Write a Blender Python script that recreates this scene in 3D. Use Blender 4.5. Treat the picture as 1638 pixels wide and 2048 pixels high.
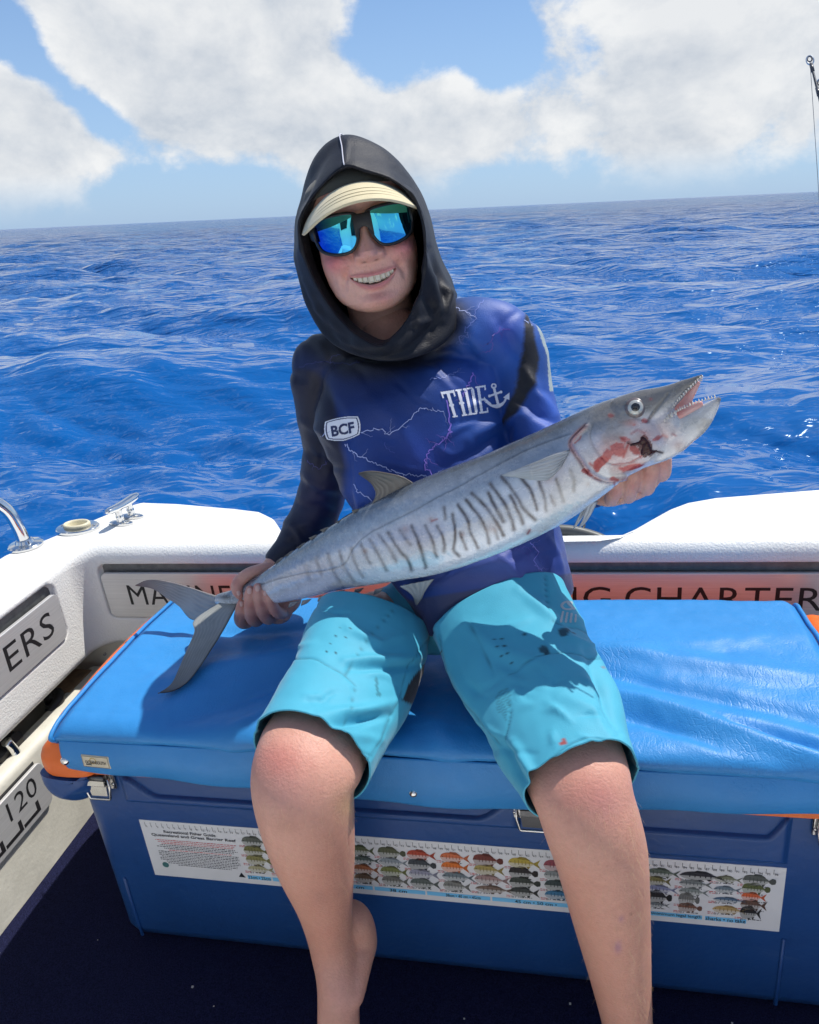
import bpy, math, random
import numpy as np
from mathutils import Vector, Matrix
from mathutils.bvhtree import BVHTree
random.seed(7); RNG=np.random.default_rng(7)
SC=bpy.context.scene
COL=SC.collection
for o in list(bpy.data.objects): bpy.data.objects.remove(o)

# ---------------------------------------------------------------- camera
IMW,IMH,FOC=1638.0,2048.0,1512.0
ROLL=math.radians(2.6565); PITCH=math.radians(21.7214)
_fw=np.array([0,math.cos(PITCH),-math.sin(PITCH)]); _r=np.array([1.,0,0]); _u=np.array([0,math.sin(PITCH),math.cos(PITCH)])
CAM=np.array([0,0,1.155])
CR=math.cos(ROLL)*_r-math.sin(ROLL)*_u; CU=math.sin(ROLL)*_r+math.cos(ROLL)*_u; CF=_fw
cd=bpy.data.cameras.new('camera'); cam=bpy.data.objects.new('camera',cd); COL.objects.link(cam)
cam.matrix_world=Matrix(((CR[0],CU[0],-CF[0],CAM[0]),(CR[1],CU[1],-CF[1],CAM[1]),(CR[2],CU[2],-CF[2],CAM[2]),(0,0,0,1)))
cd.sensor_fit='HORIZONTAL'; cd.sensor_width=36; cd.lens=FOC/IMW*36; cd.clip_start=.02; cd.clip_end=30000
SC.camera=cam
# the boat heels a little and points slightly off the view: boat frame -> world
def _rot(a,b,c):
    Rx=np.array([[1,0,0],[0,math.cos(a),-math.sin(a)],[0,math.sin(a),math.cos(a)]])
    Ry=np.array([[math.cos(b),0,math.sin(b)],[0,1,0],[-math.sin(b),0,math.cos(b)]])
    Rz=np.array([[math.cos(c),-math.sin(c),0],[math.sin(c),math.cos(c),0],[0,0,1]])
    return Rz@Rx@Ry
BM=_rot(math.radians(.919),math.radians(-2.903),math.radians(-11.739))
BO=np.array([0.01673,0.87625,0.20868])-BM@np.array([0,0,.23])
CB=BM.T@(CAM-BO)                       # camera position in the boat frame
RB,UB,FB=BM.T@CR,BM.T@CU,BM.T@CF
def ray(px,py): return FB+RB*(px-IMW/2)/FOC-UB*(py-IMH/2)/FOC
def Q(px,py,y): v=ray(px,py); return CB+v*((y-CB[1])/v[1])     # point of the boat frame at depth y
def QZ(px,py,z): v=ray(px,py); return CB+v*((z-CB[2])/v[2])
def QX(px,py,x): v=ray(px,py); return CB+v*((x-CB[0])/v[0])
def pix(P):
    q=np.asarray(P,float)-CB; d=q@FB
    return np.stack([IMW/2+FOC*(q@RB)/d, IMH/2-FOC*(q@UB)/d],-1)
def mpp(P): return float((np.asarray(P)-CB)@FB)/FOC            # metres per photo pixel at P

# ---------------------------------------------------------------- world: sky, clouds, sun
SUN=np.array([.42,.33,1.0]); SUNW=BM@SUN; SUNW/=np.linalg.norm(SUNW)
W=bpy.data.worlds.new('World'); SC.world=W; W.use_nodes=True
wn=W.node_tree; wn.nodes.clear()
def N(nt,t,**kw):
    n=nt.nodes.new(t)
    for k,v in kw.items():
        if k=='ins':
            for kk,vv in v.items():
                if hasattr(vv,'is_output'): nt.links.new(vv,n.inputs[kk])
                else: n.inputs[kk].default_value=vv
        else: setattr(n,k,v)
    return n
def M_(nt,op,a,b=None,c=None,clamp=False):
    n=nt.nodes.new('ShaderNodeMath'); n.operation=op; n.use_clamp=clamp
    for i,v in enumerate((a,b,c)):
        if v is None: continue
        if hasattr(v,'is_output'): nt.links.new(v,n.inputs[i])
        else: n.inputs[i].default_value=v
    return n.outputs[0]
def MR(nt,v,a,b,c=0,d=1,smooth=True):
    n=nt.nodes.new('ShaderNodeMapRange'); n.interpolation_type='SMOOTHSTEP' if smooth else 'LINEAR'
    nt.links.new(v,n.inputs[0])
    for i,x in enumerate((a,b,c,d)): n.inputs[i+1].default_value=x
    return n.outputs[0]
def MIX(nt,f,a,b,mode='MIX'):
    n=nt.nodes.new('ShaderNodeMix'); n.data_type='RGBA'; n.blend_type=mode
    for s,v in ((0,f),(6,a),(7,b)):
        if hasattr(v,'is_output'): nt.links.new(v,n.inputs[s])
        else: n.inputs[s].default_value=(v if s==0 else (tuple(v)+(1,))[:4])
    return n.outputs[2]
def VM(nt,op,a,b=None):
    n=nt.nodes.new('ShaderNodeVectorMath'); n.operation=op
    for i,v in enumerate((a,b)):
        if v is None: continue
        if hasattr(v,'is_output'): nt.links.new(v,n.inputs[i])
        else: n.inputs[i].default_value=tuple(v)
    return n.outputs['Value'] if op in('DOT_PRODUCT','LENGTH') else n.outputs['Vector']
def NOISE(nt,vec,scale,detail=4,rough=.5,dist=0):
    n=nt.nodes.new('ShaderNodeTexNoise'); n.inputs['Scale'].default_value=scale; n.inputs['Detail'].default_value=detail
    n.inputs['Roughness'].default_value=rough; n.inputs['Distortion'].default_value=dist
    if vec is not None: nt.links.new(vec,n.inputs['Vector'])
    return n.outputs['Fac']
el=math.asin(SUNW[2]); az=math.atan2(SUNW[0],SUNW[1])
sky=N(wn,'ShaderNodeTexSky',sky_type='NISHITA',sun_disc=False,sun_elevation=el,sun_rotation=az)
sky.air_density=1.0; sky.dust_density=.6; sky.ozone_density=2.0
tc=N(wn,'ShaderNodeTexCoord'); D=tc.outputs['Generated']
sep=N(wn,'ShaderNodeSeparateXYZ'); wn.links.new(D,sep.inputs[0])
zc=M_(wn,'MAXIMUM',sep.outputs[2],0.0)
# cloud layer seen in perspective: direction divided by (height + a little)
den=M_(wn,'ADD',zc,.32)
cp=N(wn,'ShaderNodeCombineXYZ')
wn.links.new(M_(wn,'DIVIDE',sep.outputs[0],den),cp.inputs[0]); wn.links.new(M_(wn,'DIVIDE',sep.outputs[1],den),cp.inputs[1])
wn.links.new(M_(wn,'MULTIPLY',sep.outputs[2],2.2),cp.inputs[2])
P=cp.outputs[0]
def wdir(px,py):
    v=CF+CR*(px-IMW/2)/FOC-CU*(py-IMH/2)/FOC; return v/np.linalg.norm(v)
# the large cloud masses (+) and the blue gaps (-): photo pixel, radius in px, weight
CL=[(90,230,210,.6),(-60,190,230,.55),(260,70,210,.5),(520,100,200,.6),(420,240,170,.45),(620,230,130,.32),(850,220,150,.55),(970,265,130,.4),(1130,210,130,.45),(1270,260,140,.4),
    (1320,60,190,.5),(1540,110,230,.55),(1450,-120,300,.5),(300,-160,260,.45),(1060,30,60,.25),(700,330,160,.28),
    (40,40,110,-.7),(110,90,70,-.6),(165,130,75,-.7),(240,190,70,-.75),(290,235,50,-.55),(-40,0,140,-.3),(860,30,190,-.66),(1010,60,90,-.35),(740,90,80,-.25),(980,100,90,-.35),(1195,125,100,-.6),(1140,10,50,-.2),(150,420,260,-.30),(1000,420,230,-.18),(600,420,170,-.15),(1500,400,170,-.1)]
tot=None
wob=N(wn,'ShaderNodeTexNoise'); wob.inputs['Scale'].default_value=3.0; wob.inputs['Detail'].default_value=3; wn.links.new(D,wob.inputs['Vector'])
Dw=VM(wn,'ADD',D,VM(wn,'MULTIPLY',VM(wn,'SUBTRACT',wob.outputs['Color'],(.5,.5,.5)),(.16,.16,.10)))
for px,py,r,w in CL:
    d=wdir(px,py); ang=r/FOC
    dist=VM(wn,'LENGTH',VM(wn,'SUBTRACT',Dw,d))
    g=MR(wn,dist,0,ang*1.35,w,0)
    tot=g if tot is None else M_(wn,'ADD',tot,g)
Pd=VM(wn,'MULTIPLY',D,(1,1,1.35))
n1=NOISE(wn,Pd,4.6,11,.60,.15)
off=VM(wn,'ADD',Pd,(SUNW[0]*.035,SUNW[1]*.035,.05))
n2=NOISE(wn,off,4.6,8,.58,.15)
n3=NOISE(wn,Pd,15.0,8,.62,.2)
base=M_(wn,'MULTIPLY_ADD',n1,2.6,-1.20)
base=M_(wn,'ADD',base,M_(wn,'MULTIPLY_ADD',n3,.5,-.25))
dens=M_(wn,'ADD',M_(wn,'MULTIPLY',base,1.0),tot)
elev=MR(wn,sep.outputs[2],0.0,.06,0,1)
mask=M_(wn,'MULTIPLY',MR(wn,dens,.10,.46,0,1),elev)
mask=M_(wn,'MULTIPLY',mask,.97)
shade=M_(wn,'ADD',M_(wn,'MULTIPLY_ADD',M_(wn,'SUBTRACT',n1,n2),3.6,.60),M_(wn,'MULTIPLY_ADD',n3,1.3,-.65),clamp=True)
thick=MR(wn,dens,.3,1.25,0,1)
ccol=MIX(wn,shade,(.37,.41,.465),(.63,.635,.635))
ccol=MIX(wn,M_(wn,'MULTIPLY',thick,.30),ccol,(.42,.445,.48))
skyS=VM(wn,'MULTIPLY',sky.outputs[0],(.070,.070,.070))
haze=MR(wn,sep.outputs[2],-.02,.40,.66,.12)
skyC=MIX(wn,haze,VM(wn,'MULTIPLY',skyS,(.62,.92,1.22)),(.335,.455,.65))
final=MIX(wn,mask,skyC,ccol)
bg=N(wn,'ShaderNodeBackground'); wn.links.new(final,bg.inputs[0]); bg.inputs[1].default_value=1.0
ow=N(wn,'ShaderNodeOutputWorld'); wn.links.new(bg.outputs[0],ow.inputs[0])
W.cycles.sampling_method='MANUAL'; W.cycles.sample_map_resolution=512
sl=bpy.data.lights.new('sun','SUN'); so=bpy.data.objects.new('sun',sl); COL.objects.link(so)
sl.energy=3.5; sl.angle=math.radians(.5); sl.color=(1,.955,.88)
so.rotation_euler=Vector(SUNW).to_track_quat('Z','Y').to_euler()
SC.view_settings.view_transform='Standard'; SC.view_settings.look='None'; SC.view_settings.exposure=.55; SC.view_settings.gamma=1
try: SC.view_settings.use_curve_mapping=False
except Exception: pass
SC.render.engine='CYCLES'
SC.cycles.use_denoising=True
SC.cycles.max_bounces=8; SC.cycles.transparent_max_bounces=8; SC.cycles.caustics_reflective=False; SC.cycles.caustics_refractive=False
SC.cycles.sample_clamp_indirect=6; SC.cycles.sample_clamp_direct=2.0

# ---------------------------------------------------------------- mesh helpers (all shapes in boat coordinates)
class T:                                       # a thing: an Empty at its base, parts are children
    def __init__(s,name,base,label,cat,group=None,kind=None):
        s.base=np.array(base,float); s.o=bpy.data.objects.new(name,None); COL.objects.link(s.o)
        s.o.empty_display_size=.05; place(s.o,s.base)
        if label: s.o['label']=label
        if cat: s.o['category']=cat
        if group: s.o['group']=group
        if kind: s.o['kind']=kind
def place(o,base):
    w=BM@base+BO
    o.matrix_world=Matrix([list(BM[i])+[w[i]] for i in range(3)]+[[0,0,0,1]])
def mesh(name,V,Fc,smooth=True,cols=None,attrs=None):
    V=np.asarray(V,np.float32); me=bpy.data.meshes.new(name)
    if isinstance(Fc,np.ndarray) and Fc.ndim==2:
        k=Fc.shape[1]; n=len(Fc); loops=Fc.ravel().astype(np.int32); starts=np.arange(n,dtype=np.int32)*k
    else:
        lens=np.array([len(f) for f in Fc],np.int32); n=len(Fc)
        loops=np.fromiter((i for f in Fc for i in f),np.int32); starts=np.concatenate([[0],np.cumsum(lens)[:-1]]).astype(np.int32)
    me.vertices.add(len(V)); me.vertices.foreach_set('co',V.ravel())
    me.loops.add(len(loops)); me.loops.foreach_set('vertex_index',loops)
    me.polygons.add(n); me.polygons.foreach_set('loop_start',starts)
    me.update(calc_edges=True); me.validate()
    me.polygons.foreach_set('use_smooth',np.full(len(me.polygons),smooth))
    if cols is not None:
        a=me.color_attributes.new('Col','FLOAT_COLOR','POINT')
        c=np.ones((len(V),4),np.float32); c[:,:3]=cols; a.data.foreach_set('color',c.ravel())
    for k,v in (attrs or {}).items():
        a=me.attributes.new(k,'FLOAT','POINT'); a.data.foreach_set('value',np.asarray(v,np.float32))
    return me
def add(name,V,Fc,mat,th,parent=None,smooth=True,cols=None,attrs=None,label=None,auto=None):
    V=np.asarray(V,float)
    me=mesh(name,V-th.base,Fc,smooth,cols,attrs)
    for m in (mat if isinstance(mat,(list,tuple)) else [mat]): me.materials.append(m)
    o=bpy.data.objects.new(name,me); COL.objects.link(o); o.parent=parent or th.o
    if label: o['label']=label
    if auto is not None: me.set_sharp_from_angle(angle=math.radians(auto))
    return o
def join(*ms):
    V=[];Fc=[];n=0
    for v,f in ms:
        v=np.asarray(v,float); V.append(v)
        Fc+= [tuple(int(i)+n for i in q) for q in f]; n+=len(v)
    return np.concatenate(V),Fc
def cr(P,n):                                   # Catmull-Rom resample of control rows
    P=np.asarray(P,float); k=len(P)
    if k==2: t=np.linspace(0,1,n)[:,None]; return P[0]*(1-t)+P[1]*t
    X=np.concatenate([[2*P[0]-P[1]],P,[2*P[-1]-P[-2]]]); t=np.linspace(0,k-1-1e-9,n); i=t.astype(int); f=(t-i)[:,None]
    a,b,c,d=X[i],X[i+1],X[i+2],X[i+3]
    return .5*((2*b)+(c-a)*f+(2*a-5*b+4*c-d)*f**2+(3*b-a-3*c+d)*f**3)
def crc(P,n):                                  # closed
    P=np.asarray(P,float); k=len(P); t=np.linspace(0,k,n,endpoint=False); i=t.astype(int); f=(t-i)[:,None]
    a,b,c,d=P[(i-1)%k],P[i%k],P[(i+1)%k],P[(i+2)%k]
    return .5*((2*b)+(c-a)*f+(2*a-5*b+4*c-d)*f**2+(3*b-a-3*c+d)*f**3)
def grid_faces(nr,nc,closed=True):
    i=np.arange(nr-1)[:,None]; j=np.arange(nc if closed else nc-1)[None,:]; j2=(j+1)%nc
    return np.stack([i*nc+j,i*nc+j2,(i+1)*nc+j2,(i+1)*nc+j],-1).reshape(-1,4)
def nrm(v): v=np.asarray(v,float); return v/np.maximum(np.linalg.norm(v,axis=-1,keepdims=True),1e-12)
def sweep(C,a,b=None,ref=(0,-1,0),n=24,caps=True,p=2.0,wax=None):
    """rings along C; a = half width across, b = half depth along ref"""
    C=np.asarray(C,float); m=len(C); a=np.broadcast_to(np.asarray(a,float),(m,)); b=a if b is None else np.broadcast_to(np.asarray(b,float),(m,))
    Tn=nrm(np.gradient(C,axis=0)); ref=np.broadcast_to(np.asarray(ref,float),(m,3))
    wv=nrm(np.cross(Tn,ref)) ; dv=nrm(np.cross(wv,Tn))
    th=np.linspace(0,2*math.pi,n,endpoint=False); c,s=np.cos(th),np.sin(th)
    c=np.sign(c)*np.abs(c)**(2/p); s=np.sign(s)*np.abs(s)**(2/p)
    V=C[:,None]+wv[:,None]*(a[:,None]*c)[...,None]+dv[:,None]*(b[:,None]*s)[...,None]
    F=[tuple(q) for q in grid_faces(m,n)]; V=V.reshape(-1,3)
    if caps: F+= [tuple(range(n))[::-1],tuple(range((m-1)*n,m*n))]
    return V,F
def tubepx(ctrl,n=24,k=14,p=2.0,caps=True,capr=True):
    """limb from photo control points (px,py,depth,half width px,depth ratio); silhouettes follow the photo, depth is real"""
    R=[]
    for px,py,y,r,q in ctrl:
        P_=Q(px,py,y); m=mpp(P_)*r; R.append(list(P_)+[m,m*q])
    R=cr(R,k*(len(R)-1)+1); C=R[:,:3]; a,b=R[:,3].copy(),R[:,4].copy()
    if capr:   # rounded ends
        t0=nrm(C[0]-C[1]); t1=nrm(C[-1]-C[-2]); E0=[];E1=[]
        for h in (.97,.85,.6,.25): E0.append((C[0]+t0*h*a[0]*.9,math.sqrt(1-h*h)))
        for h in (.25,.6,.85,.97): E1.append((C[-1]+t1*h*a[-1]*.9,math.sqrt(1-h*h)))
        C2=np.array([e[0] for e in E0]+list(C)+[e[0] for e in E1])
        a2=np.concatenate([[a[0]*e[1] for e in E0],a,[a[-1]*e[1] for e in E1]]); b2=np.concatenate([[b[0]*e[1] for e in E0],b,[b[-1]*e[1] for e in E1]])
        C,a,b=C2,a2,b2
    ref=nrm(CB-C)
    return sweep(C,a,b,ref,n,caps,p)
def box(c,h,bev=0,axes=None):
    c=np.asarray(c,float); h=np.asarray(h,float)
    if not bev:
        V=np.array([[x,y,z] for x in(-1,1) for y in(-1,1) for z in(-1,1)],float)*h
        F=[(0,1,3,2),(4,6,7,5),(0,4,5,1),(2,3,7,6),(0,2,6,4),(1,5,7,3)]
    else:
        V=[];idx={}
        for x in(-1,1):
            for y in(-1,1):
                for z in(-1,1):
                    for ax in range(3):
                        s=np.array([x,y,z],float); v=s*(h-bev); v[ax]=s[ax]*h[ax]; idx[(x,y,z,ax)]=len(V); V.append(v)
        F=[]
        for ax in range(3):
            o=[i for i in range(3) if i!=ax]
            for s in(-1,1):
                q=[]
                for u,v in((-1,-1),(1,-1),(1,1),(-1,1)):
                    k=[0,0,0];k[ax]=s;k[o[0]]=u;k[o[1]]=v; q.append(idx[tuple(k)+(ax,)])
                F.append(tuple(q))
        for ax in range(3):
            o=[i for i in range(3) if i!=ax]
            for u in(-1,1):
                for v in(-1,1):
                    k0=[0,0,0];k0[ax]=-1;k0[o[0]]=u;k0[o[1]]=v;k1=list(k0);k1[ax]=1
                    F.append((idx[tuple(k0)+(o[0],)],idx[tuple(k1)+(o[0],)],idx[tuple(k1)+(o[1],)],idx[tuple(k0)+(o[1],)]))
        for x in(-1,1):
            for y in(-1,1):
                for z in(-1,1): F.append(tuple(idx[(x,y,z,a)] for a in range(3)))
        V=np.array(V)
    if axes is not None: V=V@np.asarray(axes,float)
    return V+c,F
def fixn(V,F):                                  # consistent outward normals through bmesh
    import bmesh
    me=mesh('tmp',V,F); bm=bmesh.new(); bm.from_mesh(me); bmesh.ops.recalc_face_normals(bm,faces=bm.faces); 
    V=np.array([v.co[:] for v in bm.verts]); F=[tuple(v.index for v in f.verts) for f in bm.faces]; bm.free(); bpy.data.meshes.remove(me); return V,F
def evalmod(V,F,*mods):
    me=mesh('tmp',V,F); o=bpy.data.objects.new('tmp',me); COL.objects.link(o)
    for t,kw in mods:
        m=o.modifiers.new('m',t)
        for k,v in kw.items(): setattr(m,k,v)
    dg=bpy.context.evaluated_depsgraph_get(); e=o.evaluated_get(dg); m2=e.to_mesh()
    n=len(m2.vertices); v=np.empty(n*3,np.float32); m2.vertices.foreach_get('co',v)
    f=[tuple(p.vertices) for p in m2.polygons]
    e.to_mesh_clear(); bpy.data.objects.remove(o); bpy.data.meshes.remove(me)
    return v.reshape(-1,3).astype(float),f
def edges_of(F):
    E=np.concatenate([np.array([(f[i],f[(i+1)%len(f)]) for f in F if len(f)==k for i in range(k)],int).reshape(-1,2) for k in sorted({len(f) for f in F})])
    E.sort(1); return np.unique(E,axis=0)
def lap(V,E,it,lam=.5,mask=None):
    n=len(V); deg=np.bincount(E.ravel(),minlength=n).astype(float)
    for _ in range(it):
        S=np.stack([np.bincount(E[:,0],V[E[:,1],k],n)+np.bincount(E[:,1],V[E[:,0],k],n) for k in range(3)],-1)/np.maximum(deg,1)[:,None]
        d=(S-V)*lam
        V=V+(d if mask is None else d*mask[:,None])
    return V
def vnorm(V,F):
    Fa=np.array([f if len(f)==4 else tuple(f)+(f[-1],)*(4-len(f)) for f in F if len(f)<=4]) if not isinstance(F,np.ndarray) else F
    n=np.cross(V[Fa[:,2]]-V[Fa[:,0]],V[Fa[:,-1]]-V[Fa[:,1]]) if Fa.shape[1]==4 else np.cross(V[Fa[:,1]]-V[Fa[:,0]],V[Fa[:,2]]-V[Fa[:,0]])
    out=np.zeros_like(V)
    for k in range(Fa.shape[1]):
        for c in range(3): out[:,c]+=np.bincount(Fa[:,k],n[:,c],len(V))
    return nrm(out)
def voxel(V,F,size,it=6):
    V,F=evalmod(V,F,('REMESH',dict(mode='VOXEL',voxel_size=size,adaptivity=0)))
    E=edges_of(F); return lap(V,E,it),F,E
_NG=RNG.random((64,64,64)).astype(np.float32)
def vnoise(P,scale,oct=3,seed=0):               # smooth value noise -1..1
    P=np.asarray(P,float)*scale+seed*17.31; out=0; amp=1; tot=0
    for o in range(oct):
        i=np.floor(P).astype(int); f=P-i; f=f*f*(3-2*f); i0=i%64; i1=(i+1)%64; r=0
        for dx in(0,1):
            for dy in(0,1):
                for dz in(0,1):
                    w=(f[...,0] if dx else 1-f[...,0])*(f[...,1] if dy else 1-f[...,1])*(f[...,2] if dz else 1-f[...,2])
                    r=r+w*_NG[(i1 if dx else i0)[...,0],(i1 if dy else i0)[...,1],(i1 if dz else i0)[...,2]]
        out=out+amp*(r*2-1); tot+=amp; amp*=.5; P=P*2.03+5.1
    return out/tot
def sstep(x,a,b): t=np.clip((np.asarray(x,float)-a)/(b-a),0,1); return t*t*(3-2*t)
def segd(p,a,b):                                # 2D distance point-segment + param
    p=np.asarray(p,float);a=np.asarray(a,float);b=np.asarray(b,float); d=b-a; t=np.clip(((p-a)@d)/max(d@d,1e-12),0,1)
    return np.linalg.norm(p-a-t[...,None]*d,axis=-1),t
def pold(p,pts):                                # distance to polyline
    r=None
    for a,b in zip(pts[:-1],pts[1:]):
        d,_=segd(p,a,b); r=d if r is None else np.minimum(r,d)
    return r
def inpoly(p,poly):
    p=np.asarray(p,float); x,y=p[...,0],p[...,1]; r=np.zeros(x.shape,bool); k=len(poly)
    for i in range(k):
        (x1,y1),(x2,y2)=poly[i],poly[(i+1)%k]
        if y1==y2: continue
        r^=((y1>y)!=(y2>y))&(x<(x2-x1)*(y-y1)/(y2-y1)+x1)
    return r
def text_mesh(s,size=1,xs=1,bold=0,sp=1):
    cu=bpy.data.curves.new('t','FONT'); cu.body=s; cu.size=size; cu.offset=bold; cu.space_character=sp; cu.resolution_u=3
    o=bpy.data.objects.new('t',cu); COL.objects.link(o); dg=bpy.context.evaluated_depsgraph_get(); dg.update(); e=o.evaluated_get(dg); m=e.to_mesh()
    v=np.array([x.co[:] for x in m.vertices]).reshape(-1,3); f=[tuple(p.vertices) for p in m.polygons]; e.to_mesh_clear()
    bpy.data.objects.remove(o); bpy.data.curves.remove(cu); v[:,0]*=xs
    return v[:,:2],f
def fit_text(s,w=None,h=None,bold=0,sp=1):      # text scaled to a width and a cap height, origin bottom-left
    v,f=text_mesh(s,1,1,bold,sp); lo=v.min(0); hi=v.max(0); v=v-lo; k=hi-lo
    sx=w/k[0] if w else None; sy=h/k[1] if h else None
    return v*np.array([sx or sy,sy or sx]),f

# ---------------------------------------------------------------- materials
def srgb(r,g,b):
    f=lambda c:(c/255/12.92 if c/255<=.04045 else ((c/255+.055)/1.055)**2.4)
    return (f(r),f(g),f(b))
def mat(name,col=(.5,.5,.5),rough=.5,metal=0,vcol=False,noise=0,nscale=20,bump=0,bscale=200,bdetail=3,spec=.5,sss=0,sssc=(1,.35,.2),coat=0,sheen=0,ior=1.5,rnoise=0,stretch=None,coords='Object'):
    m=bpy.data.materials.new(name); m.use_nodes=True; nt=m.node_tree; b=nt.nodes['Principled BSDF']
    b.inputs['Roughness'].default_value=rough; b.inputs['Metallic'].default_value=metal; b.inputs['Specular IOR Level'].default_value=spec; b.inputs['IOR'].default_value=ior
    b.inputs['Coat Weight'].default_value=coat; b.inputs['Coat Roughness'].default_value=.08; b.inputs['Sheen Weight'].default_value=sheen; b.inputs['Sheen Roughness'].default_value=.4
    if sss:
        b.inputs['Subsurface Weight'].default_value=sss; b.inputs['Subsurface Radius'].default_value=sssc; b.inputs['Subsurface Scale'].default_value=.008
    tcn=nt.nodes.new('ShaderNodeTexCoord'); vec=tcn.outputs[coords]
    if stretch is not None: vec=VM(nt,'MULTIPLY',vec,stretch)
    c=None
    if vcol:
        a=nt.nodes.new('ShaderNodeVertexColor'); a.layer_name='Col'; c=a.outputs[0]
    if noise:
        nz=NOISE(nt,vec,nscale,5,.6); f=MR(nt,nz,.25,.75,1-noise,1+noise,False)
        src=c if c is not None else col
        c=VM(nt,'MULTIPLY',src if hasattr(src,'is_output') else tuple(src),f)
    if c is not None: nt.links.new(c,b.inputs['Base Color'])
    else: b.inputs['Base Color'].default_value=tuple(col)+(1,)
    if rnoise: nt.links.new(MR(nt,NOISE(nt,vec,nscale*1.7,4,.6),.3,.7,max(0,rough-rnoise),rough+rnoise,False),b.inputs['Roughness'])
    if bump:
        nb=NOISE(nt,vec,bscale,bdetail,.55); bn=nt.nodes.new('ShaderNodeBump'); bn.inputs['Strength'].default_value=1; bn.inputs['Distance'].default_value=bump
        nt.links.new(nb,bn.inputs['Height']); nt.links.new(bn.outputs[0],b.inputs['Normal'])
    return m
# ---------------------------------------------------------------- the sea
def build_sea():
    SEA=-.42
    # columns dense ahead of the boat, sparse behind
    azd=np.concatenate([np.linspace(-46,46,820),np.linspace(46,314,160)[1:-1]]); azr=np.radians(azd)
    nr=760; r=1.0*np.exp(np.linspace(0,math.log(14000/1.0),nr))
    Rr,A=np.meshgrid(r,azr,indexing='ij')
    X=Rr*np.sin(A); Y=Rr*np.cos(A); Z=np.zeros_like(X); DX=np.zeros_like(X); DY=np.zeros_like(X)
    dr=np.gradient(r)[:,None]; dth=np.abs(np.gradient(azr))[None,:]
    foc=np.minimum(dth,.004)*Rr
    sp=np.maximum(dr,foc)
    rg=np.random.default_rng(11)
    nw=150; lam=np.exp(rg.uniform(math.log(.16),math.log(7.5),nw)); lam.sort()
    main=math.radians(200)
    for l in lam:
        k=2*math.pi/l; spread=.62 if l<1.2 else .40
        th=main+rg.normal(0,spread); ph=rg.uniform(0,2*math.pi)
        amp=.0088*l**1.0*rg.uniform(.5,1.3)*(1 if l<2.5 else .95)*(1.1 if l<.9 else 1)*(1.9/ max(1,(nw/60)))
        w=sstep(l/sp,1.7,3.6)
        a=(k*(X*math.sin(th)+Y*math.cos(th))+ph).astype(np.float32)
        s=np.sin(a); c=np.cos(a)
        Z+=amp*w*s; DX-=.8*amp*w*c*math.sin(th)*-1; DY-=.8*amp*w*c*math.cos(th)*-1
    lost=np.clip(sp/.35,0,6)
    V=np.stack([X+DX*-1,Y+DY*-1,Z+SEA],-1).reshape(-1,3)
    F=grid_faces(nr,len(azd),True)
    me=mesh('sea',V,F,True,attrs={'far':np.clip(np.log(Rr/6)/math.log(300),0,1).ravel()})
    m=bpy.data.materials.new('sea_water'); m.use_nodes=True; nt=m.node_tree; b=nt.nodes['Principled BSDF']
    b.inputs['IOR'].default_value=1.62; b.inputs['Specular Tint'].default_value=(.66,.88,1.0,1); b.inputs['Roughness'].default_value=.05
    tcn=nt.nodes.new('ShaderNodeTexCoord'); vec=tcn.outputs['Object']
    at=nt.nodes.new('ShaderNodeAttribute'); at.attribute_name='far'; far=at.outputs['Fac']
    deep=NOISE(nt,vec,.35,3,.5)
    col=MIX(nt,deep,(.0012,.066,.255),(.0016,.105,.35))
    col=MIX(nt,MR(nt,far,.2,1,0,.6),col,(.003,.085,.29))
    nt.links.new(col,b.inputs['Base Color'])
    nt.links.new(MR(nt,far,0,1,.045,.13),b.inputs['Roughness'])
    v2=VM(nt,'MULTIPLY',vec,(.62,1.7,1))
    h=M_(nt,'ADD',M_(nt,'MULTIPLY',NOISE(nt,v2,5.5,2,.45,.6),.9),M_(nt,'MULTIPLY',NOISE(nt,v2,1.8,2,.45,.5),2.2))
    h=M_(nt,'ADD',h,M_(nt,'MULTIPLY',NOISE(nt,v2,.30,4,.55,.3),7.0))
    bn=nt.nodes.new('ShaderNodeBump'); bn.inputs['Strength'].default_value=1.0
    nt.links.new(MR(nt,far,0,.8,.023,.40),bn.inputs['Distance'])
    nt.links.new(h,bn.inputs['Height']); nt.links.new(bn.outputs[0],b.inputs['Normal'])
    me.materials.append(m)
    o=bpy.data.objects.new('sea',me); COL.objects.link(o); o['kind']='structure'; o['label']='choppy deep blue sea reaching to the horizon'; o['category']='sea'
build_sea()
# ---------------------------------------------------------------- the boat
GEL=mat('white_gelcoat',(.80,.795,.765),.34,noise=.035,nscale=9,bump=.0012,bscale=230,bdetail=3,spec=.4)
# worked-in grime and stipple
def mat_gel():
    m=GEL; nt=m.node_tree; b=nt.nodes['Principled BSDF']
    tcn=nt.nodes.new('ShaderNodeTexCoord'); vec=tcn.outputs['Object']
    d=NOISE(nt,vec,6,6,.65,.6); f=MR(nt,d,.60,.80,0,.32)
    src=b.inputs['Base Color'].links[0].from_socket
    nt.links.new(MIX(nt,f,src,(.60,.57,.48)),b.inputs['Base Color'])
mat_gel()
LINER=mat('worn_liner',(.62,.60,.52),.5,noise=.14,nscale=14,bump=.0006,bscale=120)
ALU_D=mat('dull_metal',(.17,.175,.175),.55,metal=.6,noise=.25,nscale=60,bump=.0003,bscale=300)
def mat_brushed(name,ax):
    st=[420,420,420]; st[ax]=6
    m=mat(name,(.66,.655,.645),.42,metal=.45,noise=.10,nscale=1,bump=.00012,bscale=1,bdetail=4,stretch=tuple(st),rnoise=.06); return m
BR_X=mat_brushed('brushed_metal',0); BR_Y=mat_brushed('brushed_metal_side',1)
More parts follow.
